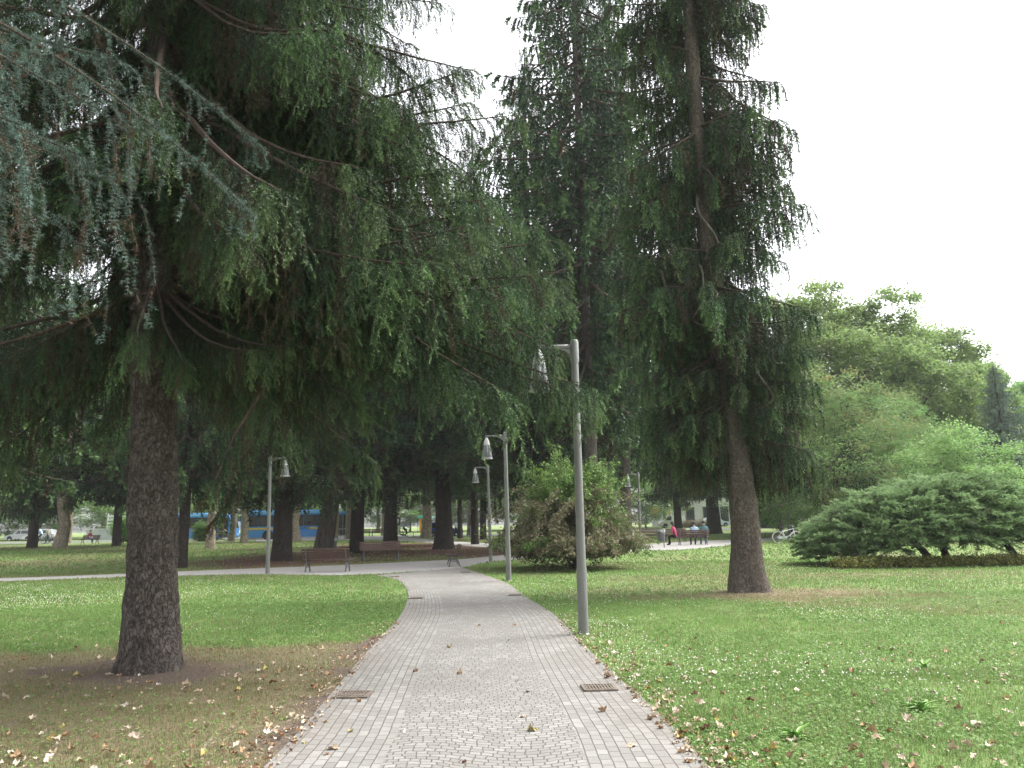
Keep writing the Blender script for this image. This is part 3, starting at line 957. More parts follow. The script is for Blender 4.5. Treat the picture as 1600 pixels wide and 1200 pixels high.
dr0 = None
for px, py, rz, lab in ((553, 1089, R(-2), 'iron drain grate in the left side of the path, nearest the viewer'),
                        (936, 1078, R(3), 'iron drain grate littered with brown leaves in the right side of the path'),
                        (650, 936, R(0), 'narrow iron drain grate at the left inside of the path bend'),
                        (805, 931, R(0), 'iron drain grate at the right edge of the path before the second lamp post'),
                        (616, 902, R(10), 'iron drain grate at the tip of the left lawn'),
                        (727, 895, R(8), 'iron drain grate in front of the end-on bench')):
    p = ground(px, py); p[2] += .014
    if dr0 is None:
        dr0 = o = thing('drain_grate', lab, 'drain', p, rz, 'iron drain grates in the paved path'); drain_kit(o, .33, .3)
    else:
        o = copy_tree(dr0); o['label'] = lab; o.location = p; o.rotation_euler = (0, 0, rz)

# litter bins, thin sign post
M_bin = paint('bin_grey', (.2, .2, .235), .5, .3, .15, 9)
M_bag = paint('bin_bag_pale', (.55, .63, .66), .5, 0, .15, 14)
def bin_kit(root, bag=True):
    g = Geo(); g.lathe([(.0, .1), (.2, .1), (.215, .12), (.24, .82), (.232, .82), (.21, .14), (0, .14)], 20)
    g.lathe([(.243, .3), (.247, .31), (.247, .33), (.243, .34)], 20)
    g.build('bin_body', M_bin, root)
    if bag:
        g = Geo(); a = np.linspace(0, 2 * math.pi, 28, endpoint=False)
        rings = [(.228, .70), (.25, .83), (.258, .84), (.262, .78), (.266, .69)]
        V = []
        for r, z in rings:
            for k, t in enumerate(a): V.append(((r + .008 * math.sin(5 * t)) * math.cos(t), (r + .008 * math.sin(5 * t)) * math.sin(t), z + .03 * math.sin(3 * t + r * 9) * (z < .8)))
        g.add(V, [(i * 28 + k, i * 28 + (k + 1) % 28, (i + 1) * 28 + (k + 1) % 28, (i + 1) * 28 + k) for i in range(4) for k in range(28)])
        g.build('bag', M_bag, root)
    g = Geo(); g.tube([(-.29, 0, 0), (-.29, 0, 1.0), (-.24, 0, 1.06)], .022, 10); g.box((-.262, 0, .6), (.06, .03, .03)); g.build('post', M_pole, root)
p = ground(519, 865); b0 = thing('litter_bin', 'grey litter bin with a pale bag rim beside the leaning trunk on the left', 'litter bin', p, R(10), 'litter bins by the benches'); bin_kit(b0)
o = copy_tree(b0); o.location = ground(1034, 848); o['label'] = 'grey litter bin between the two dark benches near the three people'
p = ground(1038, 856); o = thing('sign_post', 'thin grey marker post at the path edge, left of the three people', 'post', p)
g = Geo(); g.tube([(0, 0, -.05), (0, 0, .98)], .026, 10); g.build('post', M_pole, o)
g = Geo(); g.box((0, -.02, .9), (.1, .03, .2), bev=.01); g.build('plate', M_cap, o)

# ------------------------------------------------------------------ people
SKIN = paint('skin', (.46, .29, .21), .55, 0, .06, 5)
HAIR = {k: paint('hair_' + k, c, .7, 0, .25, 30) for k, c in (('dark', (.035, .028, .025)), ('grey', (.19, .18, .175)), ('red', (.33, .12, .05)))}
SHOE = paint('shoe_dark', (.03, .028, .027), .5)
CL = {k: paint('cloth_' + k, c, .85, 0, .1, 12, .2, .15) for k, c in dict(magenta=(.36, .045, .11), sky=(.42, .55, .74), teal=(.09, .19, .21), navy=(.035, .045, .09), black=(.022, .022, .026),
      jeans=(.09, .14, .26), white=(.72, .73, .75), beige=(.5, .47, .4), blue=(.2, .3, .48), grey=(.2, .2, .22), maroon=(.15, .03, .05)).items()}


def person(label, loc, rz, pose, shirt, legs, hair='dark', scale=1.0, group=None, long_hair=False):
    o = thing('person', label, 'person', loc, rz, group)
    J, E, Rd, part = [], [], [], []

    def j(p, r, parent=None, kind='shirt'):
        J.append(p); Rd.append(r)
        if parent is not None: E.append((parent, len(J) - 1)); part.append(kind)
        return len(J) - 1
    sit = pose in ('sit', 'ride', 'side')
    lean = {'sit': .04, 'ride': .28, 'side': .16, 'stand': .0, 'walk': .05}[pose]
    hz = {'sit': .54, 'ride': .98, 'side': .56}.get(pose, .92)
    pel = j((0, 0, hz), .135)
    sp = j((0, lean * .4, hz + .22), .125, pel); ch = j((0, lean * .8, hz + .40), .145, sp); nk = j((0, lean, hz + .55), .062, ch)
    nk2 = j((0, lean + .015, hz + .62), .055, nk, 'skin'); hd = j((0, lean + .03, hz + .71), .1, nk2, 'skin'); tp = j((0, lean + .02, hz + .79), .082, hd, 'skin')
    j((0, lean + .14, hz + .70), .016, hd, 'skin')
    for s in (-1, 1):
        j((s * .098, lean + .02, hz + .7), .016, hd, 'skin')
        sh = j((s * .185, lean * .9, hz + .46), .062, ch)
        if pose == 'ride': el, wr, hn = (s * .25, lean + .2, hz + .24), (s * .24, lean + .38, hz + .1), (s * .24, lean + .46, hz + .07)
        elif sit: el, wr, hn = (s * .25, lean * .6 + .05, hz + .2), (s * .16, .26, hz + .1), (s * .12, .34, hz + .09)
        elif pose == 'walk': el, wr, hn = (s * .24, -s * .1, hz + .22), (s * .25, -s * .05 + .05, hz - .02), (s * .25, -s * .02 + .08, hz - .1)
        else: el, wr, hn = (s * .24, -.02, hz + .2), (s * .25, .05, hz - .04), (s * .25, .08, hz - .12)
        e = j(el, .046, sh); w = j(wr, .03, e, 'skin'); h = j(hn, .036, w, 'skin')
        dv = np.array(hn) - np.array(wr); dv = dv / np.linalg.norm(dv)
        for q in range(4):
            f1 = np.array(hn) + dv * (.045 + .008 * (q in (1, 2))) + np.array([(q - 1.5) * .021, 0, 0])
            f = j(tuple(f1), .011, h, 'skin'); j(tuple(f1 + dv * .035 + np.array([0, .004, -.016])), .009, f, 'skin')
        th = j(tuple(np.array(hn) - dv * .01 + np.array([-s * .045, .02, 0])), .012, h, 'skin'); j(tuple(np.array(hn) + dv * .03 + np.array([-s * .055, .03, 0])), .009, th, 'skin')
        hp = j((s * .095, .01, hz - .03), .105, pel, 'legs')
        if pose == 'sit': kn, an, to = (s * .13, .44, hz - .02), (s * .13, .42, .1), (s * .14, .58, .05)
        elif pose == 'side': kn, an, to = (s * .1, .4, hz + .0), (s * .1, .4 + s * .07, .1), (s * .11, .55 + s * .07, .05)
        elif pose == 'ride': kn, an, to = (s * .11, .36, hz - .22 + s * .12), (s * .11, .2, .38 + s * .15), (s * .11, .34, .34 + s * .15)
        elif pose == 'walk': kn, an, to = (s * .1, s * .14 + .05, .49), (s * .1, s * .28, .1 + .06 * (s < 0)), (s * .11, s * .28 + .15, .05)
        else: kn, an, to = (s * .1, .02, .48), (s * .1, -.01, .09), (s * .12, .13, .045)
        k = j(kn, .07, hp, 'legs'); a = j(an, .05, k, 'legs'); t = j(to, .038, a, 'shoe')
    me = bpy.data.meshes.new('body'); me.from_pydata(J, E, [])
    tmp = bpy.data.objects.new('body', me); C.objects.link(tmp)
    md = tmp.modifiers.new('skin', 'SKIN'); tmp.modifiers.new('sub', 'SUBSURF').levels = 2
    for i, r in enumerate(Rd):
        me.skin_vertices[0].data[i].radius = (r, r * (1.0 if r < .1 else .85)) if i not in (pel, sp, ch) else (r * 1.15, r * .85)
    me.skin_vertices[0].data[0].use_root = True
    dg = bpy.context.evaluated_depsgraph_get(); dg.update()
    m2 = bpy.data.meshes.new_from_object(tmp.evaluated_get(dg))
    bpy.data.objects.remove(tmp); m2.name = 'body'
    m2.materials.clear()
    order = ['skin', 'shirt', 'legs', 'shoe']
    for mt in (SKIN, CL[shirt], CL[legs], SHOE): m2.materials.append(mt)
    c = np.array([p.center[:] for p in m2.polygons]); A = np.array([J[a] for a, b in E]); B = np.array([J[b] for a, b in E])
    ab = B - A; t = np.clip(((c[:, None] - A) * ab).sum(-1) / (ab ** 2).sum(-1), 0, 1)
    dd = np.linalg.norm(c[:, None] - (A + ab * t[..., None]), axis=-1) - np.array([min(Rd[a], Rd[b]) for a, b in E]) * .8
    m2.polygons.foreach_set('material_index', np.array([order.index(part[i]) for i in dd.argmin(1)], np.int32))
    m2.polygons.foreach_set('use_smooth', np.ones(len(m2.polygons), bool))
    link('body', m2, o)
    g = Geo()
    hc = np.array([0, lean + .015, hz + .735]); V, Fs, nu, nv = [], [], 18, 9
    for i in range(nv + 1):
        ph = math.pi * .58 * i / nv
        for k in range(nu):
            a = 2 * math.pi * k / nu; back = .5 - .5 * math.sin(a)
            p2 = ph * (.72 + .42 * back)
            r = .112 + .006 * math.sin(7 * a)
            V.append(hc + np.array([r * math.sin(p2) * math.cos(a), r * 1.05 * math.sin(p2) * math.sin(a), .118 * math.cos(p2) - (.12 * back * (i / nv) ** 2 if long_hair else 0)]))
    Fs = [(i * nu + k, (i + 1) * nu + k, (i + 1) * nu + (k + 1) % nu, i * nu + (k + 1) % nu) for i in range(nv) for k in range(nu)]
    g.add(V, Fs); g.build('hair', HAIR[hair], o)
    o.scale = (scale,) * 3
    return o


bp = np.array(PB.location)
PPL = 'people resting and passing in the park'
person('seated man in a light blue shirt on the bench, back turned, between the other two', bp + [.12, -.02, -.02], R(2), 'sit', 'sky', 'navy', 'dark', 1.0, PPL)
person('seated man in a dark teal top at the right end of the bench, back turned', bp + [.68, -.02, -.02], R(-4), 'sit', 'teal', 'jeans', 'dark', 1.03, PPL)
person('woman in a magenta top perched at the left end of the bench, dark trousers', bp + [-.98, .02, -.02], R(62), 'side', 'magenta', 'black', 'dark', 1.0, PPL, True)
lb = np.array(LB.location)
person('person in dark clothes and jeans seated sideways on the far left bench', lb + [-.1, -.05, 0], R(-100), 'side', 'maroon', 'jeans', 'dark', 1.0, PPL)
person('dark dressed person standing beside the newsstand far right', ground(1072, 823.3), R(20), 'stand', 'black', 'navy', 'dark', 1.0, PPL)
person('person in a white top walking beyond the dark trunk near the blue car', ground(713, 838), R(60), 'walk', 'white', 'black', 'grey', 1.0, PPL)


# ------------------------------------------------------------------ bicycles
def bicycle(label, loc, rz, frame_mat, group='bicycles in the park', guard=None, tyre=M_tyre, tilt=0.0):
    o = thing('bicycle', label, 'bicycle', loc, rz, group); o.rotation_euler = (tilt, 0, rz)
    rw = .345
    for x in (-.54, .54):
        g = Geo(); a = np.linspace(0, 2 * math.pi, 40, endpoint=False)
        g.tube(np.stack([x + rw * np.cos(a) * .96, a * 0, rw + rw * .96 * np.sin(a)], -1), .02, 8, closed=True)
        w = g.build('wheel', tyre, o)
        g = Geo(); g.tube(np.stack([x + rw * .89 * np.cos(a), a * 0, rw + rw * .89 * np.sin(a)], -1), .011, 6, closed=True)
        for q in range(14):
            t = q * 2 * math.pi / 14; g.tube([(x, .015 * (-1) ** q, rw), (x + rw * .89 * math.cos(t), 0, rw + rw * .89 * math.sin(t))], .0028, 4)
        g.lathe([(.022, -.04), (.022, .04)], 10, c=(x, 0, rw), ax='y', cap=True)
        g.build('rim', M_rim, w)
        g = Geo(); a = np.linspace(.15 if x < 0 else .5, math.pi * (1.05 if x < 0 else .95), 18)
        V, Fs = [], []
        for i, t in enumerate(a):
            for y in (-.026, 0, .026): V.append((x + (rw + .028 - abs(y) * .3) * math.cos(t), y, rw + (rw + .028 - abs(y) * .3) * math.sin(t)))
            if i: Fs += [(i * 3 - 3, i * 3 - 2, i * 3 + 1, i * 3), (i * 3 - 2, i * 3 - 1, i * 3 + 2, i * 3 + 1)]
        g.add(V, Fs); g.build('mudguard', frame_mat, o)
    bb, st, ht, hb = np.array((-.1, 0, .29)), np.array((-.26, 0, .78)), np.array((.4, 0, .84)), np.array((.45, 0, .62))
    g = Geo()
    for a_, b_, r in ((bb, st, .02), (bb, hb, .021), (st * .8 + bb * .2, ht, .02), (ht, hb, .022)): g.tube([a_, b_], r, 10)
    for y in (-.05, .05):
        g.tube([bb + [0, y * .5, 0], (-.54, y, rw)], .012, 8); g.tube([st * .9 + bb * .1 + [0, y * .4, 0], (-.54, y, rw)], .011, 8)
        g.tube([hb + [0, y * .6, 0], (.5, y, .42), (.54, y, rw)], .013, 8)
    g.build('frame', frame_mat, o)
    g = Geo(); g.tube([ht, ht + [-.03, 0, .16]], .013, 8); g.tube([ht + [-.16, -.28, .14], ht + [-.02, -.2, .17], ht + [-.0, 0, .16], ht + [-.02, .2, .17], ht + [-.16, .28, .14]], .012, 8); g.build('handlebar', M_rim, o)
    g = Geo(); g.tube([st, st + [-.045, 0, .13]], .014, 8)
    g.box(st + [-.06, 0, .15], (.26, .14, .055), rotm(0, R(-4)), bev=.025); g.build('saddle', M_tyre, o)
    g = Geo(); g.prism([(-.56, .29), (-.56, .4), (-.2, .4), (.0, .39), (.03, .29), (-.02, .2), (-.2, .22)], .052, .066, 'y'); g.build('chain_guard', guard or frame_mat, o)
    g = Geo(); g.lathe([(.09, -.008), (.09, .008)], 16, c=(-.1, .045, .29), ax='y', cap=True)
    for s in (-1, 1):
        g.tube([(-.1, s * .075, .29), (-.1 + s * .1, s * .085, .29 - s * .13)], .009, 6); g.box((-.1 + s * .1, s * .13, .29 - s * .13), (.09, .09, .02))
    g.build('crank', M_rim, o)
    g = Geo(); g.box((-.56, 0, .76), (.34, .13, .015), bev=.005); g.tube([(-.54, .06, rw), (-.56, .06, .75)], .006, 6); g.tube([(-.54, -.06, rw), (-.56, -.06, .75)], .006, 6); g.build('rack', M_iron, o)
    return o


M_whitep = paint('white_bike_paint', (.72, .74, .78), .35, 0, .06, 6)
M_cream = paint('cream_tyre', (.62, .58, .48), .7, 0, .1)
M_darkp = paint('dark_bike_paint', (.05, .055, .06), .4, 0, .1)
bicycle('white bicycle with cream tyres leaning by a lamp post on the right lawn edge', ground(1230, 848.5), R(3), M_whitep, tyre=M_cream, tilt=R(5))
b2 = ground(633, 840.5)
bicycle('bicycle ridden by the person in a blue top beyond the far path', b2, R(6), M_darkp)
person('cyclist in a blue top riding away along the far path beside the poster panel', b2 + [-.18, 0, 0], R(-84), 'ride', 'blue', 'black', 'grey', 1.0, PPL)
b3 = ground(64, 849)
bicycle('bicycle ridden by the person in a pale blue shirt far left', b3, R(180), M_darkp)
person('cyclist in a pale blue shirt far left, just right of a dark trunk', b3 + [.05, 0, 0], R(90), 'ride', 'sky', 'black', 'dark', 1.0, PPL)
b4 = ground(74, 849.5)
bicycle('bicycle pushed by the person in a beige jacket far left', b4 + [.4, -.5, 0], R(176), M_darkp)
person('person in a beige jacket pushing a bicycle far left', b4, R(90), 'walk', 'beige', 'black', 'grey', 1.0, PPL)
b5 = ground(344, 845.5)
bicycle('bicycle of the red haired cyclist in front of the blue coach', b5, R(10), M_darkp)
person('red haired cyclist in a maroon top in front of the blue coach', b5 + [-.18, 0, 0], R(-80), 'ride', 'maroon', 'black', 'red', 1.0, PPL)

# ------------------------------------------------------------------ vehicles
M_busblue = paint('coach_blue', (.05, .3, .8), .3, 0, .06, 2)
M_bussky = paint('coach_light_blue', (.25, .58, .9), .3, 0, .06, 2)
M_yellow = paint('coach_yellow', (.72, .55, .08), .35, 0, .06, 3)
M_busink = paint('coach_lettering_blue', (.015, .05, .25), .4)
M_lampw = paint('headlamp_glass', (.75, .77, .78), .1)
M_lampr = paint('tail_lamp_red', (.4, .02, .02), .2)


def wheel_kit(root, x, y, r, w=.22):
    g = Geo(); g.lathe([(r * .62, -w / 2), (r * .94, -w / 2), (r, -w / 2 + .03), (r, w / 2 - .03), (r * .94, w / 2), (r * .62, w / 2)], 28, ax='y', c=(x, y, r))
    o = g.build('wheel', M_tyre, root)
    s = -1 if y < 0 else 1
    g = Geo(); g.lathe([(0, s * w * .42), (r * .2, s * w * .42), (r * .25, s * w * .3), (r * .6, s * w * .36), (r * .63, s * w * .5)], 20, ax='y', c=(x, y, r))
    g.build('rim', M_rim, o)


def coach(label, loc, rz, pod=True, L=12.0):
    """front at +x, the kerb side with the doors towards -y"""
    o = thing('coach', label, 'bus', loc, rz, 'blue coaches in the street'); W, H = 2.5, 3.05
    f, r = L / 2, -L / 2
    prof = [(r, .45), (r + .1, .32), (f - .1, .32), (f, .5), (f + .02, 1.35), (f - .18, 2.3), (f - .45, H - .12), (f - .75, H), (r + .35, H), (r + .06, H - .25), (r, 2.0)]
    g = Geo()
    V = []
    ins = lambda x, z: .14 if z > H - .2 else (.05 if z > 1.6 else 0)
    n = len(prof)
    for s in (-1, 1):
        for x, z in prof: V.append((x, s * (W / 2 - ins(x, z)), z))
    g.add(V, [tuple(range(n)), tuple(range(2 * n - 1, n - 1, -1))] + [(k, k + n, (k + 1) % n + n, (k + 1) % n) for k in range(n)])
    g.build('body', M_busblue, o, angle=25)
    wx = (f - 2.75, r + 3.0)
    for s in (-1, 1):
        y = s * (W / 2 + .002)
        g = Geo()
        x = r + .35
        k = 0
        while x < f - 1.75:
            w = min(1.62, f - 1.62 - x)
            g.prism([(x, 1.5), (x + w - .035, 1.5), (x + w - .035, 2.68), (x, 2.68)], s * (W / 2 - .06), s * (W / 2 + .004), 'y'); x += 1.62; k += 1
        g.build('window', M_win, o)
        g = Geo()   # stripe: level, then swooping down behind the front axle
        xs = np.linspace(r + .05, f - .12, 40); zt = 1.36 - .62 * np.clip((xs - (f - 4.3)) / 3.6, 0, 1) ** 1.6
        V, Fs = [], []
        for i, (a, z) in enumerate(zip(xs, zt)):
            V += [(a, y, z - .2), (a, y, z)]
            if i and not (f - 8.2 < a < f - 4.45): Fs.append((2 * i - 2, 2 * i - 1, 2 * i + 1, 2 * i))
        g.add(V, Fs); g.build('stripe', M_yellow, o)
        g = Geo()
        for i, a in enumerate(np.arange(f - 8.0, f - 4.6, .42)):   # word in blurred dark blue capitals
            z = 1.24
            for q in ((-.1, 0, .06, .3, .25), (.1, 0, .06, .3, -.25), (0, -.03 + .1 * (i % 3), .2, .06, 0)): g.box((a + q[0], s * (W / 2 + .001), z + q[1]), (q[2], .006, q[3]), rotm(0, q[4] * (1 if i % 2 else .2)))
        g.build('lettering', M_busink, o)
        for x in wx:
            g = Geo(); a = np.linspace(0, math.pi, 16)
            g.prism([(x + .62 * math.cos(t), .5 + .6 * math.sin(t)) for t in a] + [(x - .62, .3), (x + .62, .3)], s * (W / 2 - .3), s * (W / 2 + .003), 'y'); g.build('wheel_arch', M_tyre, o)
            wheel_kit(o, x, s * (W / 2 - .1), .5, .28)
    g = Geo(); g.box((f - .95, -W / 2 - .004, 1.5), (1.05, .02, 2.25), bev=.008); d = g.build('door', M_win, o)
    g = Geo(); g.box((f - .95, -W / 2 - .016, 1.45), (.04, .012, 2.2)); g.box((f - .95, -W / 2 - .016, 1.1), (1.0, .012, .05)); g.box((f - .95, -W / 2 - .014, .4), (1.05, .02, .06)); g.build('door_frame', M_rim, d)
    g = Geo(); g.prism([(f + .03, 1.42), (f - .17, 2.32), (f - .38, 2.72), (f - .44, 2.72), (f - .25, 2.3), (f - .1, 1.42)], -1.1, 1.1, 'y'); g.build('windscreen', M_win, o)
    g = Geo()
    g.prism([(r + .4, H - .02), (r + .6, H + .16), (f - 3.3, H + .16), (f - 2.6, H + .05), (f - .8, H + .03), (f - .7, H - .05)], -1.0, 1.0, 'y'); g.prism([(r + .3, H - .22), (r + .3, H + .01), (f - .7, H + .01), (f - .5, H - .2)], -W / 2 + .06, W / 2 - .06, 'y'); g.build('roof_pod', M_bussky, o)
    for y in (-.85, .85):
        g = Geo(); g.box((f + .0, y, .72), (.08, .42, .2), bev=.03); g.build('headlight', M_lampw, o)
    for y in (-1.3, 1.3):
        g = Geo(); g.tube([(f - .1, y * .9, 2.75), (f + .3, y, 2.7), (f + .32, y, 2.5)], .02, 6); g.box((f + .32, y, 2.32), (.1, .2, .36), bev=.03); g.build('mirror', M_tyre, o)
    return o


p = ground(361, 843); coach('blue coach with yellow stripe and light blue roof, left of the pale lamp post', p + [-6, 1.3, -.15], R(0))
p = ground(549, 841); coach('blue coach with a yellow stripe seen between the dark trunks behind the benches', p + [-6, 1.3, -.1], R(0))


def car(label, loc, rz, col, L=4.1, H=1.48, van=False):
    o = thing('parked_van' if van else 'parked_car', label, 'van' if van else 'car', loc, rz, 'cars and vans parked beyond the park'); W = 1.72; f = L / 2; hb = .88 if not van else 1.05
    mat = paint('car_paint', col, .25, .1, .05, 2)
    if van: low = [(-f, .35), (f - .1, .3), (f, .5), (f - .05, hb - .15), (f - .75, hb), (-f, hb)]; up = [(-f + .02, hb), (f - .8, hb), (f - 1.45, H - .05), (f - 1.8, H), (-f + .1, H)]
    else: low = [(-f, .4), (-f + .1, .28), (f - .15, .25), (f, .42), (f - .05, .68), (f - 1.05, hb), (-f + .1, hb), (-f - .02, .7)]; up = [(-f + .14, hb), (f - 1.1, hb), (f - 1.85, H - .04), (f - 2.15, H), (-f + .75, H), (-f + .45, H - .1)]
    g = Geo()
    for poly, w0, w1 in ((low, W / 2, W / 2 - .03), (up, W / 2 - .04, W / 2 - .2)):
        n = len(poly); z0, z1 = min(z for _, z in poly), max(z for _, z in poly); V = []
        for s in (-1, 1):
            for x, z in poly: V.append((x, s * (w0 + (w1 - w0) * (z - z0) / (z1 - z0)), z))
        g.add(V, [tuple(range(n)), tuple(range(2 * n - 1, n - 1, -1))] + [(k, k + n, (k + 1) % n + n, (k + 1) % n) for k in range(n)])
    g.build('body', mat, o, angle=30)
    wy = lambda z: W / 2 - .04 - .16 * (z - hb) / (H - hb)
    for s in (-1, 1):
        g = Geo()
        xs = ((-f + .55, -.1), (-.02, f - 1.75)) if not van else ((f - 1.75, f - 1.2),)
        for a, c in xs:
            z0, z1 = hb + .06, H - .13
            sl = .0 if c < f - 1.8 else .28
            q = [(a, wy(z0), z0), (c + sl, wy(z0), z0), (c, wy(z1), z1), (a + (.18 if a < -f + .8 else 0), wy(z1), z1)]
            g.add([(x, s * (y + .006), z) for x, y, z in q] + [(x, s * (y - .02), z) for x, y, z in q], [(0, 1, 2, 3), (4, 5, 6, 7), (0, 1, 5, 4), (1, 2, 6, 5), (2, 3, 7, 6), (3, 0, 4, 7)])
        g.build('side_window', M_win, o)
    x0, x1 = (f - 1.1, f - 1.85) if not van else (f - .8, f - 1.45)
    g = Geo(); g.add([(x0 - .05, -.66, hb + .05), (x0 - .05, .66, hb + .05), (x1 + .06, .56, H - .08), (x1 + .06, -.56, H - .08)], [(0, 1, 2, 3)])
    for v in g.v: v += np.array([.03, 0, .02])
    g.build('windscreen', M_win, o)
    for x in (f - .78, -f + .72):
        for s in (-1, 1):
            wheel_kit(o, x, s * (W / 2 - .08), .3, .19)
            g = Geo(); a = np.linspace(0, math.pi, 12); g.prism([(x + .36 * math.cos(t), .3 + .36 * math.sin(t)) for t in a], s * (W / 2 - .15), s * (W / 2 + .004), 'y'); g.build('wheel_arch', M_tyre, o)
    for s in (-1, 1):
        g = Geo(); g.box((f - .04, s * .6, .62), (.14, .3, .13), bev=.03); g.build('headlight', M_lampw, o)
        g = Geo(); g.box((-f + .03, s * .68, .75), (.1, .2, .18), bev=.02); g.build('tail_light', M_lampr, o)
    return o


car('white van parked in front of the newsstand far right', ground(1052, 824.6) + [0, .8, 0], R(181), (.62, .62, .6), 3.9, 1.85, True)
car('pale car with red tail light far right, partly behind a dark trunk', ground(1104, 822) + [0, 6, 0], R(176), (.6, .6, .6), 4.2, 1.5)
car('light grey blue car parked far right, just right of the dark trunk', ground(1129, 823) + [0, 4, 0], R(2), (.42, .5, .53), 4.2, 1.5)
car('dark blue car beyond the far path, left of the big dark trunk', ground(680, 838.5) + [.8, 1, 0], R(14), (.03, .05, .3), 4.2, 1.5)
car('pale grey car far left at the picture edge', ground(14, 846) + [0, 3, 0], R(180), (.4, .41, .42), 4.2, 1.5)
car('silver car half hidden behind hanging spruce twigs far left', ground(42, 846) + [0, 3, 0], R(180), (.5, .51, .53), 4.0, 1.5)

# ------------------------------------------------------------------ walls, panels and buildings beyond the park
M_wwall = paint('white_wall', (.62, .62, .6), .8, 0, .1, 1.2, .3)
M_gwall = paint('pale_grey_wall', (.42, .43, .43), .85, 0, .12, 1.5, .3)
M_beige = paint('beige_wall', (.4, .33, .28), .85, 0, .15, 1.2, .3)
M_dframe = paint('dark_frame', (.05, .05, .055), .5, .3)
M_orange = paint('orange_sign', (.75, .3, .02), .5, 0, .12, 3)
M_teal = paint('teal_awning', (.05, .42, .36), .6, 0, .1, 4)
M_lime = paint('lime_sign', (.4, .62, .08), .5, 0, .1, 4)
M_lilac = paint('lilac_poster', (.5, .52, .62), .6, 0, .25, 3)
M_redp = paint('red_poster', (.3, .08, .06), .6, 0, .4, 5)
M_bluep = paint('blue_poster', (.33, .43, .55), .6, 0, .3, 4)

p = ground(166, 845); p[1] += 5; p[2] = gz(p[1])
sc_ = p[1] / F
o = thing('white_fence', 'white fence of wide horizontal rails on top of the pale wall far left', 'fence', p)
z0 = at(0, 829, p[1])[2] - p[2]; z1 = at(166, 804, p[1])[2] - p[2]
g = Geo()
for k in range(4): g.box((1.0, 0, z0 + (z1 - z0) * (k + .5) / 4), (7.2, .05, (z1 - z0) / 8)); 
g.build('rails', M_wwall, o)
for x in (-2.5, -.8, .9, 2.6, 4.4):
    g = Geo(); g.box((x, .06, (z0 + z1) / 2), (.1, .07, z1 - z0 + .1)); g.build('post', M_wwall, o)
o = thing('low_wall', 'pale grey wall below the white fence far left', 'wall', p + [-.5, .1, 0])
g = Geo(); g.box((0, .3, z0 / 2 - .1), (9.5, .3, z0 + .1)); g.build('wall', M_gwall, o)
g = Geo(); g.box((0, .3, z0 - .02), (9.7, .42, .08)); g.build('coping', M_wwall, o)
p = ground(393, 844); p[1] += 8; p[2] = gz(p[1])
o = thing('site_wall', 'pale beige wall between the two blue coaches', 'wall', p)
g = Geo(); g.box((0, .2, 1.5), (6.4, .3, 3.1)); g.build('wall', M_beige, o)
g = Geo(); g.box((0, .02, .62), (6.4, .08, .75)); g.build('base_band', M_gwall, o)
g = Geo(); g.box((0, .2, 3.1), (6.6, .5, .12)); g.build('coping', M_gwall, o)


def poster_panel(label, px, py, w, h):
    p = ground(px, py); o = thing('poster_panel', label, 'poster panel', p, R(8), 'free standing poster panels')
    g = Geo(); g.box((0, 0, h / 2 + .05), (w, .16, h), bev=.02); g.build('panel', M_gwall, o)
    g = Geo(); g.box((0, -.085, h * .73), (w * .8, .02, h * .44)); f = g.build('poster', M_dframe, o)
    g = Geo(); a = np.linspace(0, 2 * math.pi, 14, endpoint=False)
    g.prism([(.16 * math.cos(t) * (1 + .25 * math.sin(3 * t)), h * .74 + .3 * math.sin(t)) for t in a], -.101, -.095, 'y'); g.build('picture', M_lilac, f)
    for s in (-1, 1):
        g = Geo(); g.box((s * w * .47, 0, h / 2), (.06, .18, h + .1)); g.build('post', M_dframe, o)


poster_panel('grey poster panel with a dark poster beside the trunk behind the facing bench', 621, 836, .72, 2.35)
poster_panel('grey poster panel seen between the thin dark trunks at the middle', 739, 840, .6, 2.3)

p = ground(646, 835); p[1] += 14; p[2] = gz(p[1])
o = thing('kiosk', 'orange kiosk under a teal awning beyond the far path', 'kiosk', p)
g = Geo(); g.box((0, 0, 1.0), (1.6, 1.4, 2.0), bev=.03); g.build('booth', M_orange, o)
g = Geo(); g.prism([(-1.1, 2.05), (1.1, 2.05), (.8, 2.4), (-.8, 2.4)], -1.1, .8, 'y'); g.build('awning', M_teal, o)
g = Geo(); g.box((.1, -.75, .95), (1.2, .2, .06)); g.build('counter', M_wwall, o)
g = Geo(); g.box((.1, -.705, 1.45), (1.1, .03, .8)); g.build('hatch', M_dframe, o)
for s in (-1, 1):
    g = Geo(); g.tube([(s * 1.0, -1.0, 0), (s * 1.0, -1.0, 2.06)], .03, 8); g.build('post', M_dframe, o)

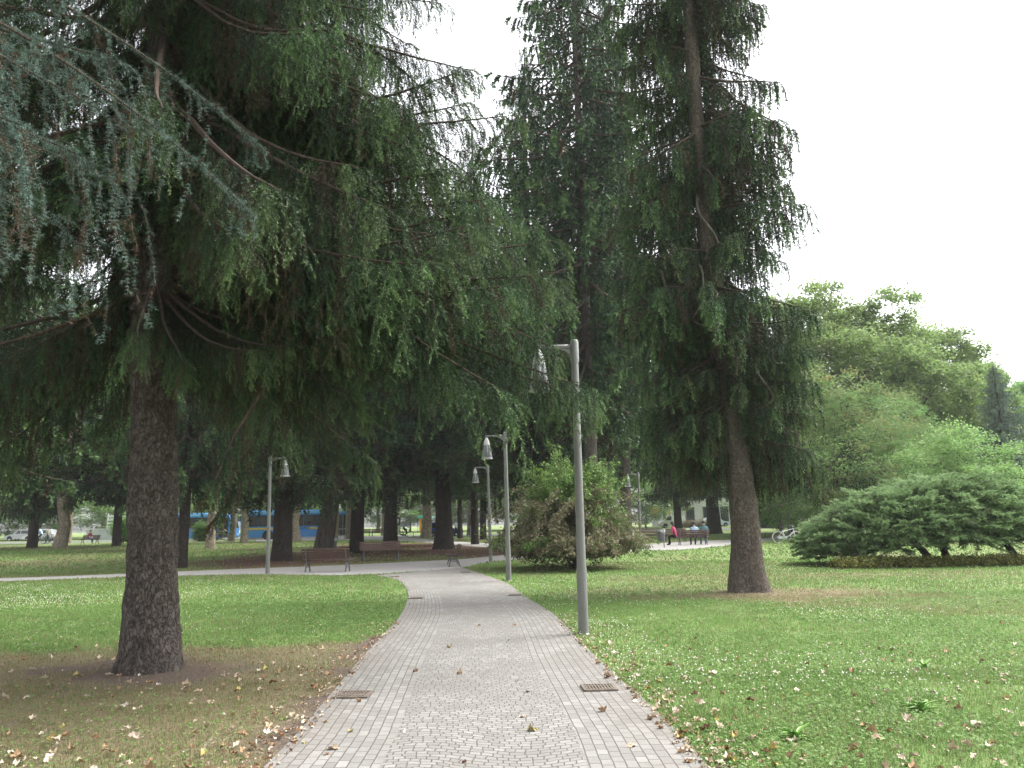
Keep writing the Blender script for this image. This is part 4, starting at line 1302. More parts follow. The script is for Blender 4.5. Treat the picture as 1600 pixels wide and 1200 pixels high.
p = ground(1054, 822.3); p[1] += 9; p[2] = gz(p[1])
o = thing('newsstand', 'newsstand with orange signs and posters behind the white van', 'kiosk', p)
k = p[1] / F
X = lambda px: (px - 1054) * k
Z = lambda py: at(1054, py, p[1])[2] - p[2]
g = Geo(); g.box((X(1055), 1.2, Z(792) / 2), (X(1074) - X(1036), 2.0, Z(792))); g.build('booth', M_gwall, o)
g = Geo(); g.box((X(1055), 1.1, Z(791)), (X(1078) - X(1031), 3.0, .16)); g.build('roof', M_dframe, o)
for a, c, t, e, mt, nm in ((1032, 1043, 793, 802, M_orange, 'sign'), (1057, 1068, 790, 794, M_orange, 'sign'), (1060, 1068, 798, 803, M_orange, 'sign'), (1052, 1059, 800, 804, M_lime, 'sign'),
                           (1046, 1052, 801, 816, M_lilac, 'poster'), (1053, 1060, 804, 816, M_bluep, 'poster'), (1061.5, 1066, 803, 811, M_redp, 'poster')):
    g = Geo(); g.box(((X(a) + X(c)) / 2, .12 - (.3 if nm == 'sign' else 0), (Z(t) + Z(e)) / 2), (X(c) - X(a), .08, Z(t) - Z(e))); g.build(nm, mt, o)


def building(label, px0, px1, Y, h, mat, storeys, bays, rz=0.0, roofc=M_dframe):
    a, c = at(px0, 820, Y), at(px1, 820, Y); w = c[0] - a[0]; p = np.array([(a[0] + c[0]) / 2, Y, gz(Y) - .1])
    o = thing('town_building', label, 'building', p, rz, 'buildings beyond the park')
    g = Geo(); g.box((0, 5, h / 2), (w, 10, h)); g.build('wall', mat, o)
    g = Geo(); g.box((0, 5, h + .12), (w + .6, 10.6, .25)); g.build('roof', M_gwall, o)
    for s in range(storeys):
        z = h * (s + .5) / storeys
        for b_ in range(bays):
            x = -w / 2 + w * (b_ + .5) / bays
            g = Geo(); hw, hh = w / bays * .24, h / storeys * .3
            g.box((x, -.02, z + hh + .05), (hw * 2 + .24, .12, .1)); g.box((x, -.03, z - hh - .05), (hw * 2 + .3, .18, .1))
            for q in (-1, 1): g.box((x + q * (hw + .05), -.02, z), (.1, .12, hh * 2))
            f = g.build('window', M_gwall, o)
            g = Geo(); g.box((x, .0, z), (hw * 2, .04, hh * 2)); g.box((x, -.03, z), (.06, .03, hh * 2)); g.build('pane', M_win, f)
    return o


building('white building behind the parked cars far right', 1066, 1200, 142, 8.5, M_wwall, 2, 5)
# ------------------------------------------------------------------ trees
def put(name, me, parent, loc=(0, 0, 0), rot=(0, 0, 0), s=1.0):
    o = link(name, me, parent); o.location = [float(v) for v in loc]; o.rotation_euler = rot
    o.scale = (s,) * 3 if np.isscalar(s) else s
    return o


def trunk_line(px_pts, Y, H, base):
    """centre line through picture points at one distance, carried on to the height H, relative to the base"""
    P = np.array([at(x, y, Y) for x, y in px_pts]) - base
    P[:, 1] = 0; P[0] = (0, 0, -.12)
    d = P[-1] - P[-2]; d = d / d[2]
    top = P[-1] + np.array([d[0] * .4, 0, 1]) * (H - P[-1][2])
    mid = P[-1] + (top - P[-1]) * .5
    return np.concatenate([P, [mid, top]])


def boughs(root, kinds, centre, spec, rg, s0=1.0, name='branch'):
    """spec rows: (height, azimuth, kind, scale)"""
    cr = bpy.data.objects.new('crown', None); C.objects.link(cr); cr.parent = root
    for z, az, k, s in spec:
        x = np.interp(z, centre[:, 2], centre[:, 0]); y = np.interp(z, centre[:, 2], centre[:, 1])
        put(name, kinds[k], cr, (x, y, z), (rg.normal(0, .05), rg.normal(0, .06), az), s)
    return cr


def bough(rg, n, yaw, L, p0, p1, jit=.12, **kw):
    """several limbs fanning from one fork, as one bough"""
    fol = Fol()
    for i in range(n):
        a = 0 if n == 1 else (i / (n - 1) - .5) * 2 * yaw
        V, T, M = spruce_branch(rg, L * rg.uniform(.8, 1.08) * (1 - .18 * abs(a) / max(yaw, .01)), p0 + rg.normal(0, jit), p1 + rg.normal(0, jit), **kw).arrays()
        V = V.reshape(-1, 3) @ rotm(0, 0, a).T
        fol.tris(V.reshape(-1, 3, 3), T, 0); fol.M[-1] = M
    return fol


# --- the near spruce on the left: descending limbs hung with curtains of twigs
rg = np.random.default_rng(101)
mats = [M_spruce, M_twig]
NK = dict(nl=.032, nw=.0105, step=.034, nn=4)
low = [bough(rg, 3, R(24), 5.0, R(-40 + 4 * i), R(-14 - 5 * i), sec=.058, sl=(1.2, .75), g=7, tert=.085, tl=.24, r0=.05, dead=.2, **NK).mesh('branch', mats) for i in range(4)]
mid = [bough(rg, 3, R(22), 4.0, R(-36 + 4 * i), R(-22 - 5 * i), sec=.06, sl=(1.2, .7), g=7, tert=.085, tl=.24, r0=.04, dead=.14, **NK).mesh('branch', mats) for i in range(3)]
spray = [bough(rg, 3, R(40), 1.7, R(-40), R(-8), sec=.055, sl=(.7, .3), g=5, tert=.07, tl=.22, r0=.016, dead=.05, spread=1.0, **NK).mesh('branch', mats) for i in range(2)]
reach = [bough(rg, 3, R(13), 5.9 + .2 * i, R(-17 - 4 * i), R(0 - 6 * i), jit=.03, wob=.02, sec=.055, sl=(1.3, .6), g=7, tert=.08, tl=.25, r0=.05, dead=.14, **NK).mesh('branch', mats) for i in range(2)]
drape = spruce_branch(rg, 1.5, R(-62), R(-84), sec=.04, sl=(.75, .3), g=8, tert=.08, tl=.2, r0=.018, dead=.3, **NK).mesh('branch', mats)
near_kinds = low + mid + spray + reach
n1 = thing('spruce_tree', 'nearest big spruce with thick dark flaky trunk and drooping boughs, left of the path', 'tree', T1)
c1 = trunk_line([(235, 1046), (238, 880), (240, 700), (240, 500), (246, 300)], T1[1], 20, T1)
put('trunk', trunk_mesh('trunk', c1, [.345, .30, .268, .265, .25, .15, .03], M_barkA, 72, 260, .42, .28, .034, 5, 3, 11), n1)
spec = []
front = lambda az: R(-128) < ((az + math.pi) % (2 * math.pi) - math.pi) < R(-55)
for i in range(40):
    z = 5.4 + 6.4 * (i / 40) ** 1.0; az = i * 2.39996 + rg.normal(0, .12); k = int(rg.integers(0, 4))
    sc_ = min(1.08, .8 + .12 * (z - 5.2)) if z < 7.5 else 1.08 - .075 * (z - 7.5)
    if front(az): 
        if z < 8.6: continue
        sc_ *= .8
    if math.cos(az) > .55 and z < 6.6: z += .9
    spec.append((z, az, k, sc_ * rg.uniform(.88, 1.08)))
for i in range(15):
    z = 11.6 + 7.8 * i / 15; spec.append((z, i * 2.39996, 4 + int(rg.integers(0, 3)), (.95 - .095 * (z - 11.6)) * rg.uniform(.85, 1.1)))
for i in range(9):
    az = rg.uniform(R(-50), R(230)); spec.append((4.6 + rg.uniform(0, 1.8), az, 7 + i % 2, rg.uniform(.8, 1.3)))
for i in range(5): spec.append((6.1 + .25 * i, R(-118 + 14 * i), 7 + i % 2, rg.uniform(.8, 1.15)))
spec += [(9.0, R(-3), 1, 1.0), (9.8, R(7), 2, .95), (9.4, R(-14), 0, .98), (10.8, R(0), 1, .86), (8.2, R(3), 3, 1.08), (7.4, R(-10), 2, 1.12), (7.0, R(4), 1, 1.2), (6.8, R(-5), 0, 1.22), (11.8, R(-6), 2, .76), (10.2, R(-21), 3, .9), (12.6, R(6), 1, .66), (7.8, R(14), 3, 1.12), (5.2, R(2), 9, .98), (5.7, R(-7), 10, .93), (5.9, R(11), 10, 1.0), (6.3, R(-3), 9, .95), (6.6, R(24), 2, 1.0), (6.2, R(-20), 1, .95), (6.4, R(-33), 3, .9), (6.6, R(17), 9, .92),
         (8.9, R(-5), 9, .74), (9.9, R(3), 10, .7), (7.4, R(-1), 10, .84), (6.6, R(6), 10, .9), (5.45, R(-2), 9, 1.0), (5.5, R(1), 10, .96), (9.3, R(-8), 0, .97), (9.2, R(9), 2, 1.02), (8.7, R(-1), 2, 1.04), (9.7, R(-4), 3, 1.0), (6.9, R(30), 0, 1.0), (7.0, R(-16), 1, 1.05)]
spec += [(4.9, R(-28), 1, .66), (4.8, R(-45), 2, .62), (5.0, R(15), 3, .72), (4.9, R(38), 0, .8), (4.8, R(62), 1, .85), (4.9, R(-10), 0, .68), (4.9, R(180), 2, .85), (4.8, R(203), 0, .8), (4.9, R(150), 1, .9)]
ncr = boughs(n1, near_kinds, c1, spec[-99:], rg)
for px, py, yy in ((372, 600, 8.9), (378, 640, 9.2)):
    put('branch', drape, ncr, at(px + 45, py, yy) - T1, (0, 0, R(200 + px)), .95)

# --- blue cedar: stands beyond the left edge, only its hanging twigs reach into view
rg = np.random.default_rng(55)
def cedar_bough(rg, L, nst, hang_l, p0=-.15, p1=-.35):
    fol = Fol()
    n = 24; t = np.linspace(0, 1, n)
    pit = p0 + (p1 - p0) * t; yaw = np.cumsum(rg.normal(0, .06, n))
    d = np.stack([np.cos(pit) * np.cos(yaw), np.cos(pit) * np.sin(yaw), np.sin(pit)], -1)
    limb = np.concatenate([[np.zeros(3)], np.cumsum(d[:-1] * L / (n - 1), 0)])
    fol.tris(tube_tris(limb, .022 * (1 - t) + .005, 6), .2, 1)
    ts = rg.uniform(.06, 1, nst)
    P0 = np.stack([np.interp(ts, t, limb[:, k]) for k in range(3)], -1); D0 = nrm(np.stack([np.interp(ts, t, d[:, k]) for k in range(3)], -1) + rg.normal(0, .55, (nst, 3)))
    lens = hang_l * rg.uniform(.35, 1.15, nst)
    K = int(hang_l / .03)
    P, D = hang(P0, D0, lens, K, 5.5 / hang_l, rg, .1)
    strips(fol, P[::2], .008, .2, 1)
    k = np.arange(K + 1)[:, None] / K
    base = rg.normal(.5, .12, nst)[None] + .2 * k ** 4
    base = base - .5 * (vnoise(np.arange(nst)[None] * 3.7, k * 6, 0, 8) > .72)
    fol.tris(needles(P.reshape(-1, 3), D.reshape(-1, 3), 10, .034, .0045, 1.1, rg), np.repeat(base.ravel(), 10))
    tf = np.linspace(.12, 1, int(L / .02)); lf = np.stack([np.interp(tf, t, limb[:, q]) for q in range(3)], -1); df = np.stack([np.interp(tf, t, d[:, q]) for q in range(3)], -1)
    fol.tris(needles(lf, df, 16, .045, .005, 1.1, rg), .55)
    # short spur twigs
    idx = np.arange(2, K, 3)
    Pt, Dt = P[idx].reshape(-1, 3), D[idx].reshape(-1, 3)
    M = len(Pt); S = nrm(np.cross(Dt, rg.normal(0, 1, Dt.shape)))
    P2, D2 = hang(Pt, nrm(Dt * .4 + S), .075 * rg.uniform(.3, 1.4, M), 4, 5, rg, .15)
    tn = np.repeat(base[idx].reshape(-1)[None], 5, 0)
    fol.tris(needles(P2.reshape(-1, 3), D2.reshape(-1, 3), 7, .03, .0042, 1.1, rg), np.repeat(tn.ravel(), 7))
    return fol
ced = [cedar_bough(rg, 3.2, 27, 1.35).mesh('branch', [M_cedar, M_twig]) for _ in range(3)] + [cedar_bough(rg, 5.3, 44, .5, -.02, -.72).mesh('branch', [M_cedar, M_twig])]
cb = np.array([-6.85, 5.4, 0.0])
cd_ = thing('cedar_tree', 'blue green cedar at the left edge whose hanging twigs veil the upper left corner', 'tree', cb)
cc = np.array([[0, 0, -.1], [.1, 0, 3], [.2, .1, 7], [.2, .2, 12.0]])
put('trunk', trunk_mesh('trunk', cc, [.34, .28, .2, .04], M_barkD, 32, 80, .3), cd_)
spec = [(5.3, R(-7), 0, 1.07), (5.4, R(6), 1, 1.1), (5.7, R(18), 2, 1.08), (5.8, R(-17), 0, 1.08), (6.2, R(1), 1, 1.1), (6.2, R(28), 2, 1.05), (6.0, R(-27), 2, 1.05),
        (6.35, R(-2), 3, 1.0), (6.7, R(8), 3, .95), (4.9, R(20), 1, .95)]
for i in range(16): spec.append((7.2 + i * .28, i * 2.4 + 1.2, int(i % 3), 1.0 - .03 * i))
boughs(cd_, ced, cc, spec, rg)

# --- the spruce on the right lawn: leaning bare trunk, short steep boughs with long curtains
rg = np.random.default_rng(77)
RK = dict(nl=.06, nw=.026, nn=3, step=.055)
rk = [bough(rg, 3, R(30), 2.8, R(-38 + 4 * i), R(4 - 9 * i), sec=.055, sl=(1.6, .8), g=8, tert=.09, tl=.2, r0=.04, dead=.24, **RK).mesh('branch', mats) for i in range(4)]
rk += [bough(rg, 3, R(34), 2.4, R(-24), R(-4), sec=.055, sl=(1.15, .6), g=7, tert=.09, tl=.2, r0=.03, dead=.1, **RK).mesh('branch', mats) for i in range(2)]
r1 = thing('spruce_tree', 'tall ragged spruce with a leaning grey flaky trunk standing on the right lawn', 'tree', T2)
c2 = trunk_line([(1170, 924), (1164, 820), (1150, 700), (1128, 560), (1105, 380), (1088, 180), (1078, 40)], T2[1], 24, T2)
put('trunk', trunk_mesh('trunk', c2, [.40, .335, .29, .26, .23, .19, .16, .1, .03], M_barkB, 64, 240, .6, .42, .026, 3, 8, 10), r1)
spec = []
for i in range(66):
    z = 5.0 + 11.5 * (i / 66) ** 1.05
    if abs((i * 2.39996 + R(90) + math.pi) % (2 * math.pi) - math.pi) < R(46) and 6.0 < z < 16 and i % 5: continue
    spec.append((z, i * 2.39996 + rg.normal(0, .15), int(rg.integers(0, 6)), (1.1 - .014 * (z - 5)) * rg.uniform(.78, 1.15)))
for i in range(24):
    z = 16 + 7.5 * i / 24; spec.append((z, i * 2.39996, int(rg.integers(0, 6)), (.85 - .085 * (z - 16)) * rg.uniform(.85, 1.1)))
spec += [(4.6, R(186), 2, .85), (5.2, R(170), 1, 1.0), (4.9, R(20), 0, .85), (4.2, R(0), 1, .7), (6.2, R(-4), 2, .9), (10.4, R(-3), 0, 1.0), (12.2, R(4), 1, 1.05), (7.6, R(184), 3, 1.0), (3.9, R(12), 0, .82), (3.7, R(-14), 2, .76), (4.0, R(170), 1, .76), (4.2, R(192), 3, .74), (3.8, R(36), 1, .84), (3.7, R(150), 0, .78), (4.4, R(-30), 3, .7), (4.5, R(205), 2, .72)]
boughs(r1, rk, c2, spec, rg)
# pale dead limbs hanging against its trunk
g_dead = []
for pts in ([(1098, 290), (1094, 330), (1120, 380), (1118, 440)], [(1078, 380), (1098, 420), (1092, 480), (1062, 520)], [(1040, 410), (1046, 455), (1078, 500), (1105, 512)], [(1178, 500), (1180, 570), (1205, 620), (1188, 640)]):
    P = np.array([at(x, y, T2[1] - .75) for x, y in pts]) - T2
    P[:, 1] += np.array([.6, .1, -.1, -.05])
    g = Geo(); g.tube(catmull(P, 8), np.linspace(.035, .012, 25), 8); g_dead.append(g)
M_deadw = bark('dead_limb_bark', (.1, .085, .07), (.27, .24, .2), 12, False, .4)
for g in g_dead: g.build('dead_limb', M_deadw, r1)


# --- middle-distance conifers: one crown mesh each
def conifer_crown(seed, H, z0, Rm, nb, p0, p1, curtains, top=.3, det=1.0, g=8, dead=.12, sec=.17, shape=.85):
    rg = np.random.default_rng(seed); out = Fol()
    kinds = [spruce_branch(rg, 3.2, R(p0 + rg.normal(0, 6)), R(p1 + rg.normal(0, 6)), sec=sec, sl=(curtains, .35), g=g, tert=.17, tl=.26, nl=.14 * det, nw=.064 * det, nn=3, step=.1, r0=.045, dead=dead).arrays() for _ in range(6)]
    for i in range(nb):
        u = i / nb; z = z0 + (H - z0) * u ** 1.1
        L = (Rm * (1 - u ** 1.7) ** shape + top) / 3.2 * rg.uniform(.75, 1.18) * (.82 + .25 * min(1, u * 6))
        az = i * 2.39996 + rg.normal(0, .2); V, T, M = kinds[rg.integers(6)]
        W = (V.reshape(-1, 3) * np.array([L, L, .55 + .45 * L])) @ rotm(rg.normal(0, .06), rg.normal(0, .1), az).T + np.array([0, 0, z])
        out.tris(W.reshape(-1, 3, 3), np.clip(T + rg.normal(0, .05), 0, 1), 0)
        out.M[-1] = M
    return out


weep = [conifer_crown(300 + i, 25, 3.9 + i * .5, 4.0, 190, -28, 6, 1.7).mesh('crown', [M_spruce, M_twig]) for i in range(3)]
dark = [conifer_crown(320 + i, 22, 4.3, 4.8, 165, -10, -2, .8, g=4, dead=.08, sec=.13).mesh('crown', [M_dark, M_twig]) for i in range(2)]
wtrunk = trunk_mesh('trunk', bend(None, (.1, .1), 25), np.linspace(.44, .04, 8), M_barkD, 28, 90, .3, .5, .02, 5, 2)
CON = 'conifers behind the crossing path'


def conifer(px, py, km, label, wpx=None, H=None, trunk=None, tmat=None, lean=(0, 0), rz=None, s=1.0, name='conifer_tree', grp=CON, cz=0.0, Y=None):
    kind, me = km
    p = ground(px, py) if Y is None else np.array([at(px, 820, Y)[0], Y, gz(Y)])
    o = thing(name, label, 'tree', p, 0, grp)
    r = (wpx or 24) * p[1] / F / 2
    ch = {'weep': 25, 'dark': 22, 'blue': 17}[kind] * (s if np.isscalar(s) else s[2]) + cz; H = ch - .4
    tp = trunk_mesh('trunk', bend(None, lean, H or 22), np.linspace(r, .03, 8), tmat or M_barkD, 28, 90, .28, .5, .02, 5, int(px) % 17)
    put('trunk', tp, o)
    rgl = np.random.default_rng(int(px * 7 + py))
    put('crown', me, o, (lean[0] * .35, lean[1] * .35, cz), (0, 0, rgl.uniform(0, 6.28) if rz is None else rz), s)
    return o


conifer(440, 876, ('weep', weep[0]), 'dark straight trunked spruce just right of the pale lamp post on the left', 30, 24)
conifer(503, 867, ('dark', dark[0]), 'conifer with a leaning furrowed trunk behind the bench seen from behind', 29, 20, tmat=M_barkC, lean=(3.4, 0), cz=1.5)
conifer(557, 864, ('weep', weep[1]), 'dark spruce between the leaning trunk and the facing bench, hung with brown twigs', 22, 24)
conifer(610, 853, ('weep', weep[2]), 'dark spruce whose trunk stands behind the facing bench', 22, 24)
conifer(283, 887, ('weep', weep[1]), 'spruce whose trunk shows just behind the right side of the nearest trunk', 17, 20, s=.85)
conifer(755, 843, ('dark', dark[1]), 'thin trunked dark conifer left of the purple leaved bush', 10, 21)
conifer(719, 841, ('dark', dark[0]), 'thin trunked dark conifer right of the big dark trunk in the middle', 8, 22)
conifer(182, 853, ('dark', dark[1]), 'dark conifer with a straight trunk just left of the nearest trunk, white fence behind', 13, 20)
conifer(50, 856, ('weep', weep[0]), 'weeping spruce with a dark trunk near the left edge', 15, 22, s=.9)
conifer(927, 868, ('weep', weep[2]), 'tall spruce behind the nearest lamp post, its crown rising out of the picture', 22, 27, s=(1.45, 1.45, 1.45), tmat=M_barkA, cz=1.6, Y=37)
conifer(978, 866, ('weep', weep[0]), 'spruce with brownish twigs between the nearest lamp post and the right lawn spruce', 19, 26, s=(1.45, 1.45, 1.5), tmat=M_barkA, cz=1.2, Y=49)
conifer(835, 862, ('weep', weep[1]), 'dense spruce behind the left part of the purple leaved bush', 16, 24, s=(1.2, 1.2, 1.2), cz=-.8, Y=43)
conifer(742, 852, ('weep', weep[0]), 'tall weeping spruce rising between the second lamp post and the nearest spruce', 12, 24, s=(1.25, 1.25, 1.25), cz=.5, Y=57)
conifer(1117, 834, ('dark', dark[0]), 'dark conifer with a flared trunk behind the three people on the bench', 22, 20, s=.95)
conifer(1241, 835, ('dark', dark[1]), 'dark conifer trunk behind the white bicycle', 12, 18, s=.8)
conifer(1060, 832, ('weep', weep[2]), 'dark spruce beyond the bench with the three people, right of the far lamp', 13, 20, Y=64, s=.8)
conifer(-90, 900, ('weep', weep[2]), 'dark weeping spruce at the left picture edge, branches hanging low', 26, 22, Y=24, s=(1.0, 1.0, .95))
conifer(-60, 870, ('dark', dark[0]), 'dark conifer beyond the left picture edge, only its boughs in view', 20, 22, Y=38)
conifer(1330, 835, ('dark', dark[1]), 'small dark pointed conifer behind the juniper', 10, 12, Y=58, s=(.55, .55, .48))

# --- broadleaf trees
def crown_tall(seed, H, Rr, base, clumps=260, per=110, size=.2, spread=1.0, mat=M_park, lean=0):
    rg = np.random.default_rng(seed); lobes = []
    for i in range(11):
        u = (i + .5) / 11; z = base + (H - base) * u; rr = Rr * (.55 + .6 * math.sin(math.pi * min(1, u * .85 + .12)))
        a = i * 2.4; lobes.append((math.cos(a) * rr * .5, math.sin(a) * rr * .5, z, rr * .62, rr * .62, (H - base) * .13))
    sk = [(0, 0, z) for z in np.linspace(base * .6, H * .8, 9)]
    return leafy_crown(rg, lobes, clumps, per, size, spread, sk, .6, (.5, .12), .06 if H > 14 else .03, limbs=60 if H > 14 else 16).mesh('crown', [mat, M_twig])


park = [crown_tall(400 + i, 22, 5.2, 6.5, 340, 130, .27, 1.05) for i in range(3)]
plane = [crown_tall(420 + i, 22.5, 7.0, 4.0, 560, 170, .3, 1.05, M_leaf) for i in range(3)]
M_rust = foliage('rusty_maple_leaves', [(0, (.24, .16, .07)), (.25, (.22, .2, .08)), (.42, (.15, .23, .08)), (.7, (.15, .27, .085)), (1, (.24, .34, .11))], .45)
rust = crown_tall(440, 13, 5.2, 2.2, 330, 120, .17, .85, M_rust)
small = crown_tall(441, 8, 3.6, 1.2, 220, 120, .16, .7, M_leaf)


def broadleaf(px, Y, me, label, H, r, grp, s=1.0, tmat=None, rz=None, th=None, name='broadleaf_tree', lean=(.3, 0)):
    p = np.array([at(px, 820, Y)[0], Y, gz(Y)])
    o = thing(name, label, 'tree', p, 0, grp)
    ss = s if np.isscalar(s) else s[2]
    put('trunk', trunk_mesh('trunk', bend(None, lean, H * .6 * ss, 8, .12), np.linspace(r, .04, 8), tmat or M_barkP, 24, 60, .3, .5, .02, 5, int(abs(px)) % 13), o)
    put('crown', me, o, (0, 0, 0), (0, 0, (px * .37) % 6.28 if rz is None else rz), s)
    return o


BG = 'broadleaf trees beyond the spruces'
for px, Y, k, s, lab in ((362, 82, 0, 1.0, 'pale trunked broadleaf tree at the right end of the left coach'), (382, 74, 1, 1.05, 'pale trunked broadleaf tree between the two coaches, left of the lamp post'),
                         (462, 76, 2, 1.0, 'mossy trunked broadleaf tree in front of the second coach'), (95, 68, 1, .95, 'ivy wrapped broadleaf tree far left, right of the cyclists'),
                         (108, 86, 0, 1.0, 'slim broadleaf tree far left, left of the white fence'), (240, 66, 2, 1.0, 'bright green broadleaf tree behind the nearest trunk'),
                         (-30, 70, 0, 1.0, 'broadleaf tree at the far left edge behind the weeping spruce'), (523, 80, 1, 1.0, 'broadleaf tree with a pale slanting trunk right of the litter bin'),
                         (544, 84, 0, 1.0, 'broadleaf tree at the front end of the second coach'), (665, 82, 2, 1.0, 'broadleaf tree with a pale bushy trunk beside the dark blue car'),
                         (734, 92, 1, 1.0, 'broadleaf tree with a pale trunk beside the bright far lawn'), (815, 88, 0, 1.05, 'broadleaf tree showing bright green between spruces behind the lamp posts'),
                         (980, 100, 1, .9, 'broadleaf tree behind the far right lamp post'), (1158, 98, 2, .75, 'low broadleaf tree behind the leaning trunk on the right'),
                         (330, 58, 1, .98, 'broadleaf tree with bright leaves between the nearest trunk and the pale lamp post'), (600, 100, 0, 1.05, 'broadleaf tree far behind the facing bench')):
    broadleaf(px, Y, park[k], lab, 22, .34 if px not in (95, 665, 462) else .55, BG, (.5, .5, s) if 340 < px < 560 and px != 330 else s, M_barkP)
RT = 'plane trees on the right skyline'
for px, Y, k, s, lab in ((1275, 74, 0, (1.0, 1.0, .97), 'tall bright plane tree on the skyline, leftmost beside the right lawn spruce'), (1392, 78, 1, (1.0, 1.0, .98), 'tall bright plane tree on the skyline, second from the left'),
                         (1468, 84, 2, (.95, .95, .93), 'bright plane tree on the skyline above the middle of the juniper'), (1556, 92, 0, (.62, .62, .86), 'slim plane tree on the skyline near the right edge'),
                         (1650, 96, 1, (.85, .85, .78), 'plane tree at the right picture edge')):
    broadleaf(px, Y, plane[k], lab, 23, .42, RT, s)
broadleaf(1300, 56, rust, 'rusty tinged maple in front of the plane trees, right of the leaning trunk', 13, .25, None, (1.05, 1.05, .92))
broadleaf(1405, 60, rust, 'smaller rusty tinged tree with a brown stem behind the middle of the juniper', 13, .2, None, (.7, .7, .8), rz=2.0)
broadleaf(1508, 50, small, 'small round light green tree just above the right part of the juniper', 8, .16, None, (1.0, 1.0, .82))
broadleaf(1215, 62, small, 'low leafy tree behind the right lawn spruce', 8, .16, None, (1.1, 1.1, .9), rz=1.0)
M_bluish = foliage('bluish_conifer_needles', [(0, (.11, .1, .07)), (.3, (.12, .17, .14)), (.6, (.18, .26, .21)), (1, (.26, .36, .29))], .25)
bl = conifer_crown(350, 17, 2.0, 3.8, 190, -12, 2, .9, g=4, sec=.12)
blm = bl.mesh('crown', [M_bluish, M_twig])
conifer(1582, 835, ('blue', blm), 'hazy blue green conifer at the right picture edge', 9, 15.5, Y=68, s=(.7, .7, .84))
# the far trees that close the view
FARL = 'far trees along the street'
for i, px in enumerate((-260, -140, -40, 60, 160, 250, 330, 420, 500, 590, 690, 790, 880, 960, 1040, 1120, 1200)):
    Y = 128 + (i * 37 % 23)
    s = (1.15, 1.15, .85 + .2 * ((i * 29) % 10) / 10) if px < 1150 else (1.0, 1.0, .5 + .1 * ((i * 29) % 10) / 10)
    broadleaf(px, Y, park[i % 3], 'far broadleaf tree in the row closing the view beyond the street', 22, .35, FARL, s)

UND = 'low leafy trees along the street'
for i, px in enumerate((-120, -20, 90, 190, 300, 395, 470, 560, 640, 720, 790, 850, 930, 1010, 1240, 1330)):
    broadleaf(px, 110 + (i * 23 % 11) + (8 if 500 < px < 1030 else 0), small, 'low leafy tree in the green belt behind the street', 8, .14, UND, (1.5 + .3 * (i % 3), 1.5, .85 + .12 * (i % 4)), rz=i * 1.3)

# --- the light green pinnate leaved tree in the middle
rg = np.random.default_rng(9)
fol = Fol()
lobes = [(-.4, 0, 7.5, 2.6, 2.6, 2.2), (1.2, -.8, 5.6, 1.7, 2.0, 1.7), (-1.5, .2, 5.8, 1.9, 2.0, 1.6), (.2, -1.0, 9.5, 2.2, 2.2, 2.0), (-2.6, 0, 8.0, 1.9, 1.9, 1.9), (0, 0, 12, 2.6, 2.6, 2.4), (-2.8, -.3, 5.0, 1.3, 1.4, 1.1), (1.4, -.3, 4.4, 1.0, 1.2, .9), (-.3, 0, 15, 2.4, 2.4, 2.4)]
L_ = np.array(lobes); nF = 6200
wh = rg.choice(len(L_), nF, p=(L_[:, 3] ** 2) / (L_[:, 3] ** 2).sum()); d = nrm(rg.normal(0, 1, (nF, 3)))
cen = L_[wh, :3] + d * L_[wh, 3:] * (rg.uniform(.3, 1, (nF, 1)) ** .5) * (.75 + .5 * vnoise(d[:, 0] * 2.2 + wh, d[:, 1] * 2.2, d[:, 2] * 2.2, 4))[:, None]
dd = nrm(d * np.array([1, 1, .2]) + rg.normal(0, .5, (nF, 3)) + np.array([0, 0, -.1]))
P, D = hang(cen, dd, .5 * rg.uniform(.7, 1.3, nF), 9, 1.6, rg, .05)
tn = np.clip(.5 + .25 * (vnoise(cen[:, 0], cen[:, 1], cen[:, 2], 6) - .5) + rg.normal(0, .1, nF), 0, 1)
Q = P[1:].reshape(-1, 3); tt = np.repeat(np.repeat(tn[None], 9, 0).ravel(), 2)
tri = needles(Q, D[1:].reshape(-1, 3), 2, .15, .055, 1.0, rg, flat=True)
fol.tris(tri, np.concatenate([tt, tt]))
strips(fol, P[::3], .012, .2, 1)
for j in rg.choice(nF, 46, replace=False):
    a = np.array([0, 0, rg.uniform(3, 11)]); t = np.linspace(0, 1, 6)[:, None]
    fol.tris(tube_tris(a * (1 - t) + cen[j] * t + np.sin(t * math.pi) * np.array([0, 0, .4]), np.linspace(.09, .012, 6), 6), .2, 1)
p = ground(693, 858); o = thing('pinnate_tree', 'tree with light green feathery pinnate leaves and a broad dark trunk in the middle', 'tree', p)
put('trunk', trunk_mesh('trunk', bend(None, (-.3, 0), 15), np.linspace(.56, .05, 8), M_barkD, 32, 90, .35, .6, .025, 5, 5), o)
put('crown', fol.mesh('crown', [M_pinn, M_twig]), o)

# --- purple leaved bush
rg = np.random.default_rng(21)
fol = Fol()
nB = 430
a = rg.uniform(0, 2 * math.pi, nB); el = rg.uniform(.6, 1.5, nB)
D0 = np.stack([np.cos(a) * np.cos(el), np.sin(a) * np.cos(el), np.sin(el)], -1)
st = np.stack([rg.normal(0, .22, nB), rg.normal(0, .2, nB), rg.uniform(.35, 1.1, nB)], -1)
lens = rg.uniform(2.3, 4.4, nB) * (1 + .12 * np.cos(a - math.pi))
P, D = hang(st, D0, lens, 30, .98 - .35 * (el > 1.3), rg, .07)
k_ = np.arange(31)[:, None] / 30
lim = .7 + .55 * rg.random(P.shape[1])[None]
P[..., 2] = np.where((P[..., 2] < lim) & (k_ > .45), lim - .35 * (lim - P[..., 2]).clip(0, .6), P[..., 2])
strips(fol, P[::2], .014, .2, 1)
k = np.arange(31)[:, None] / 30
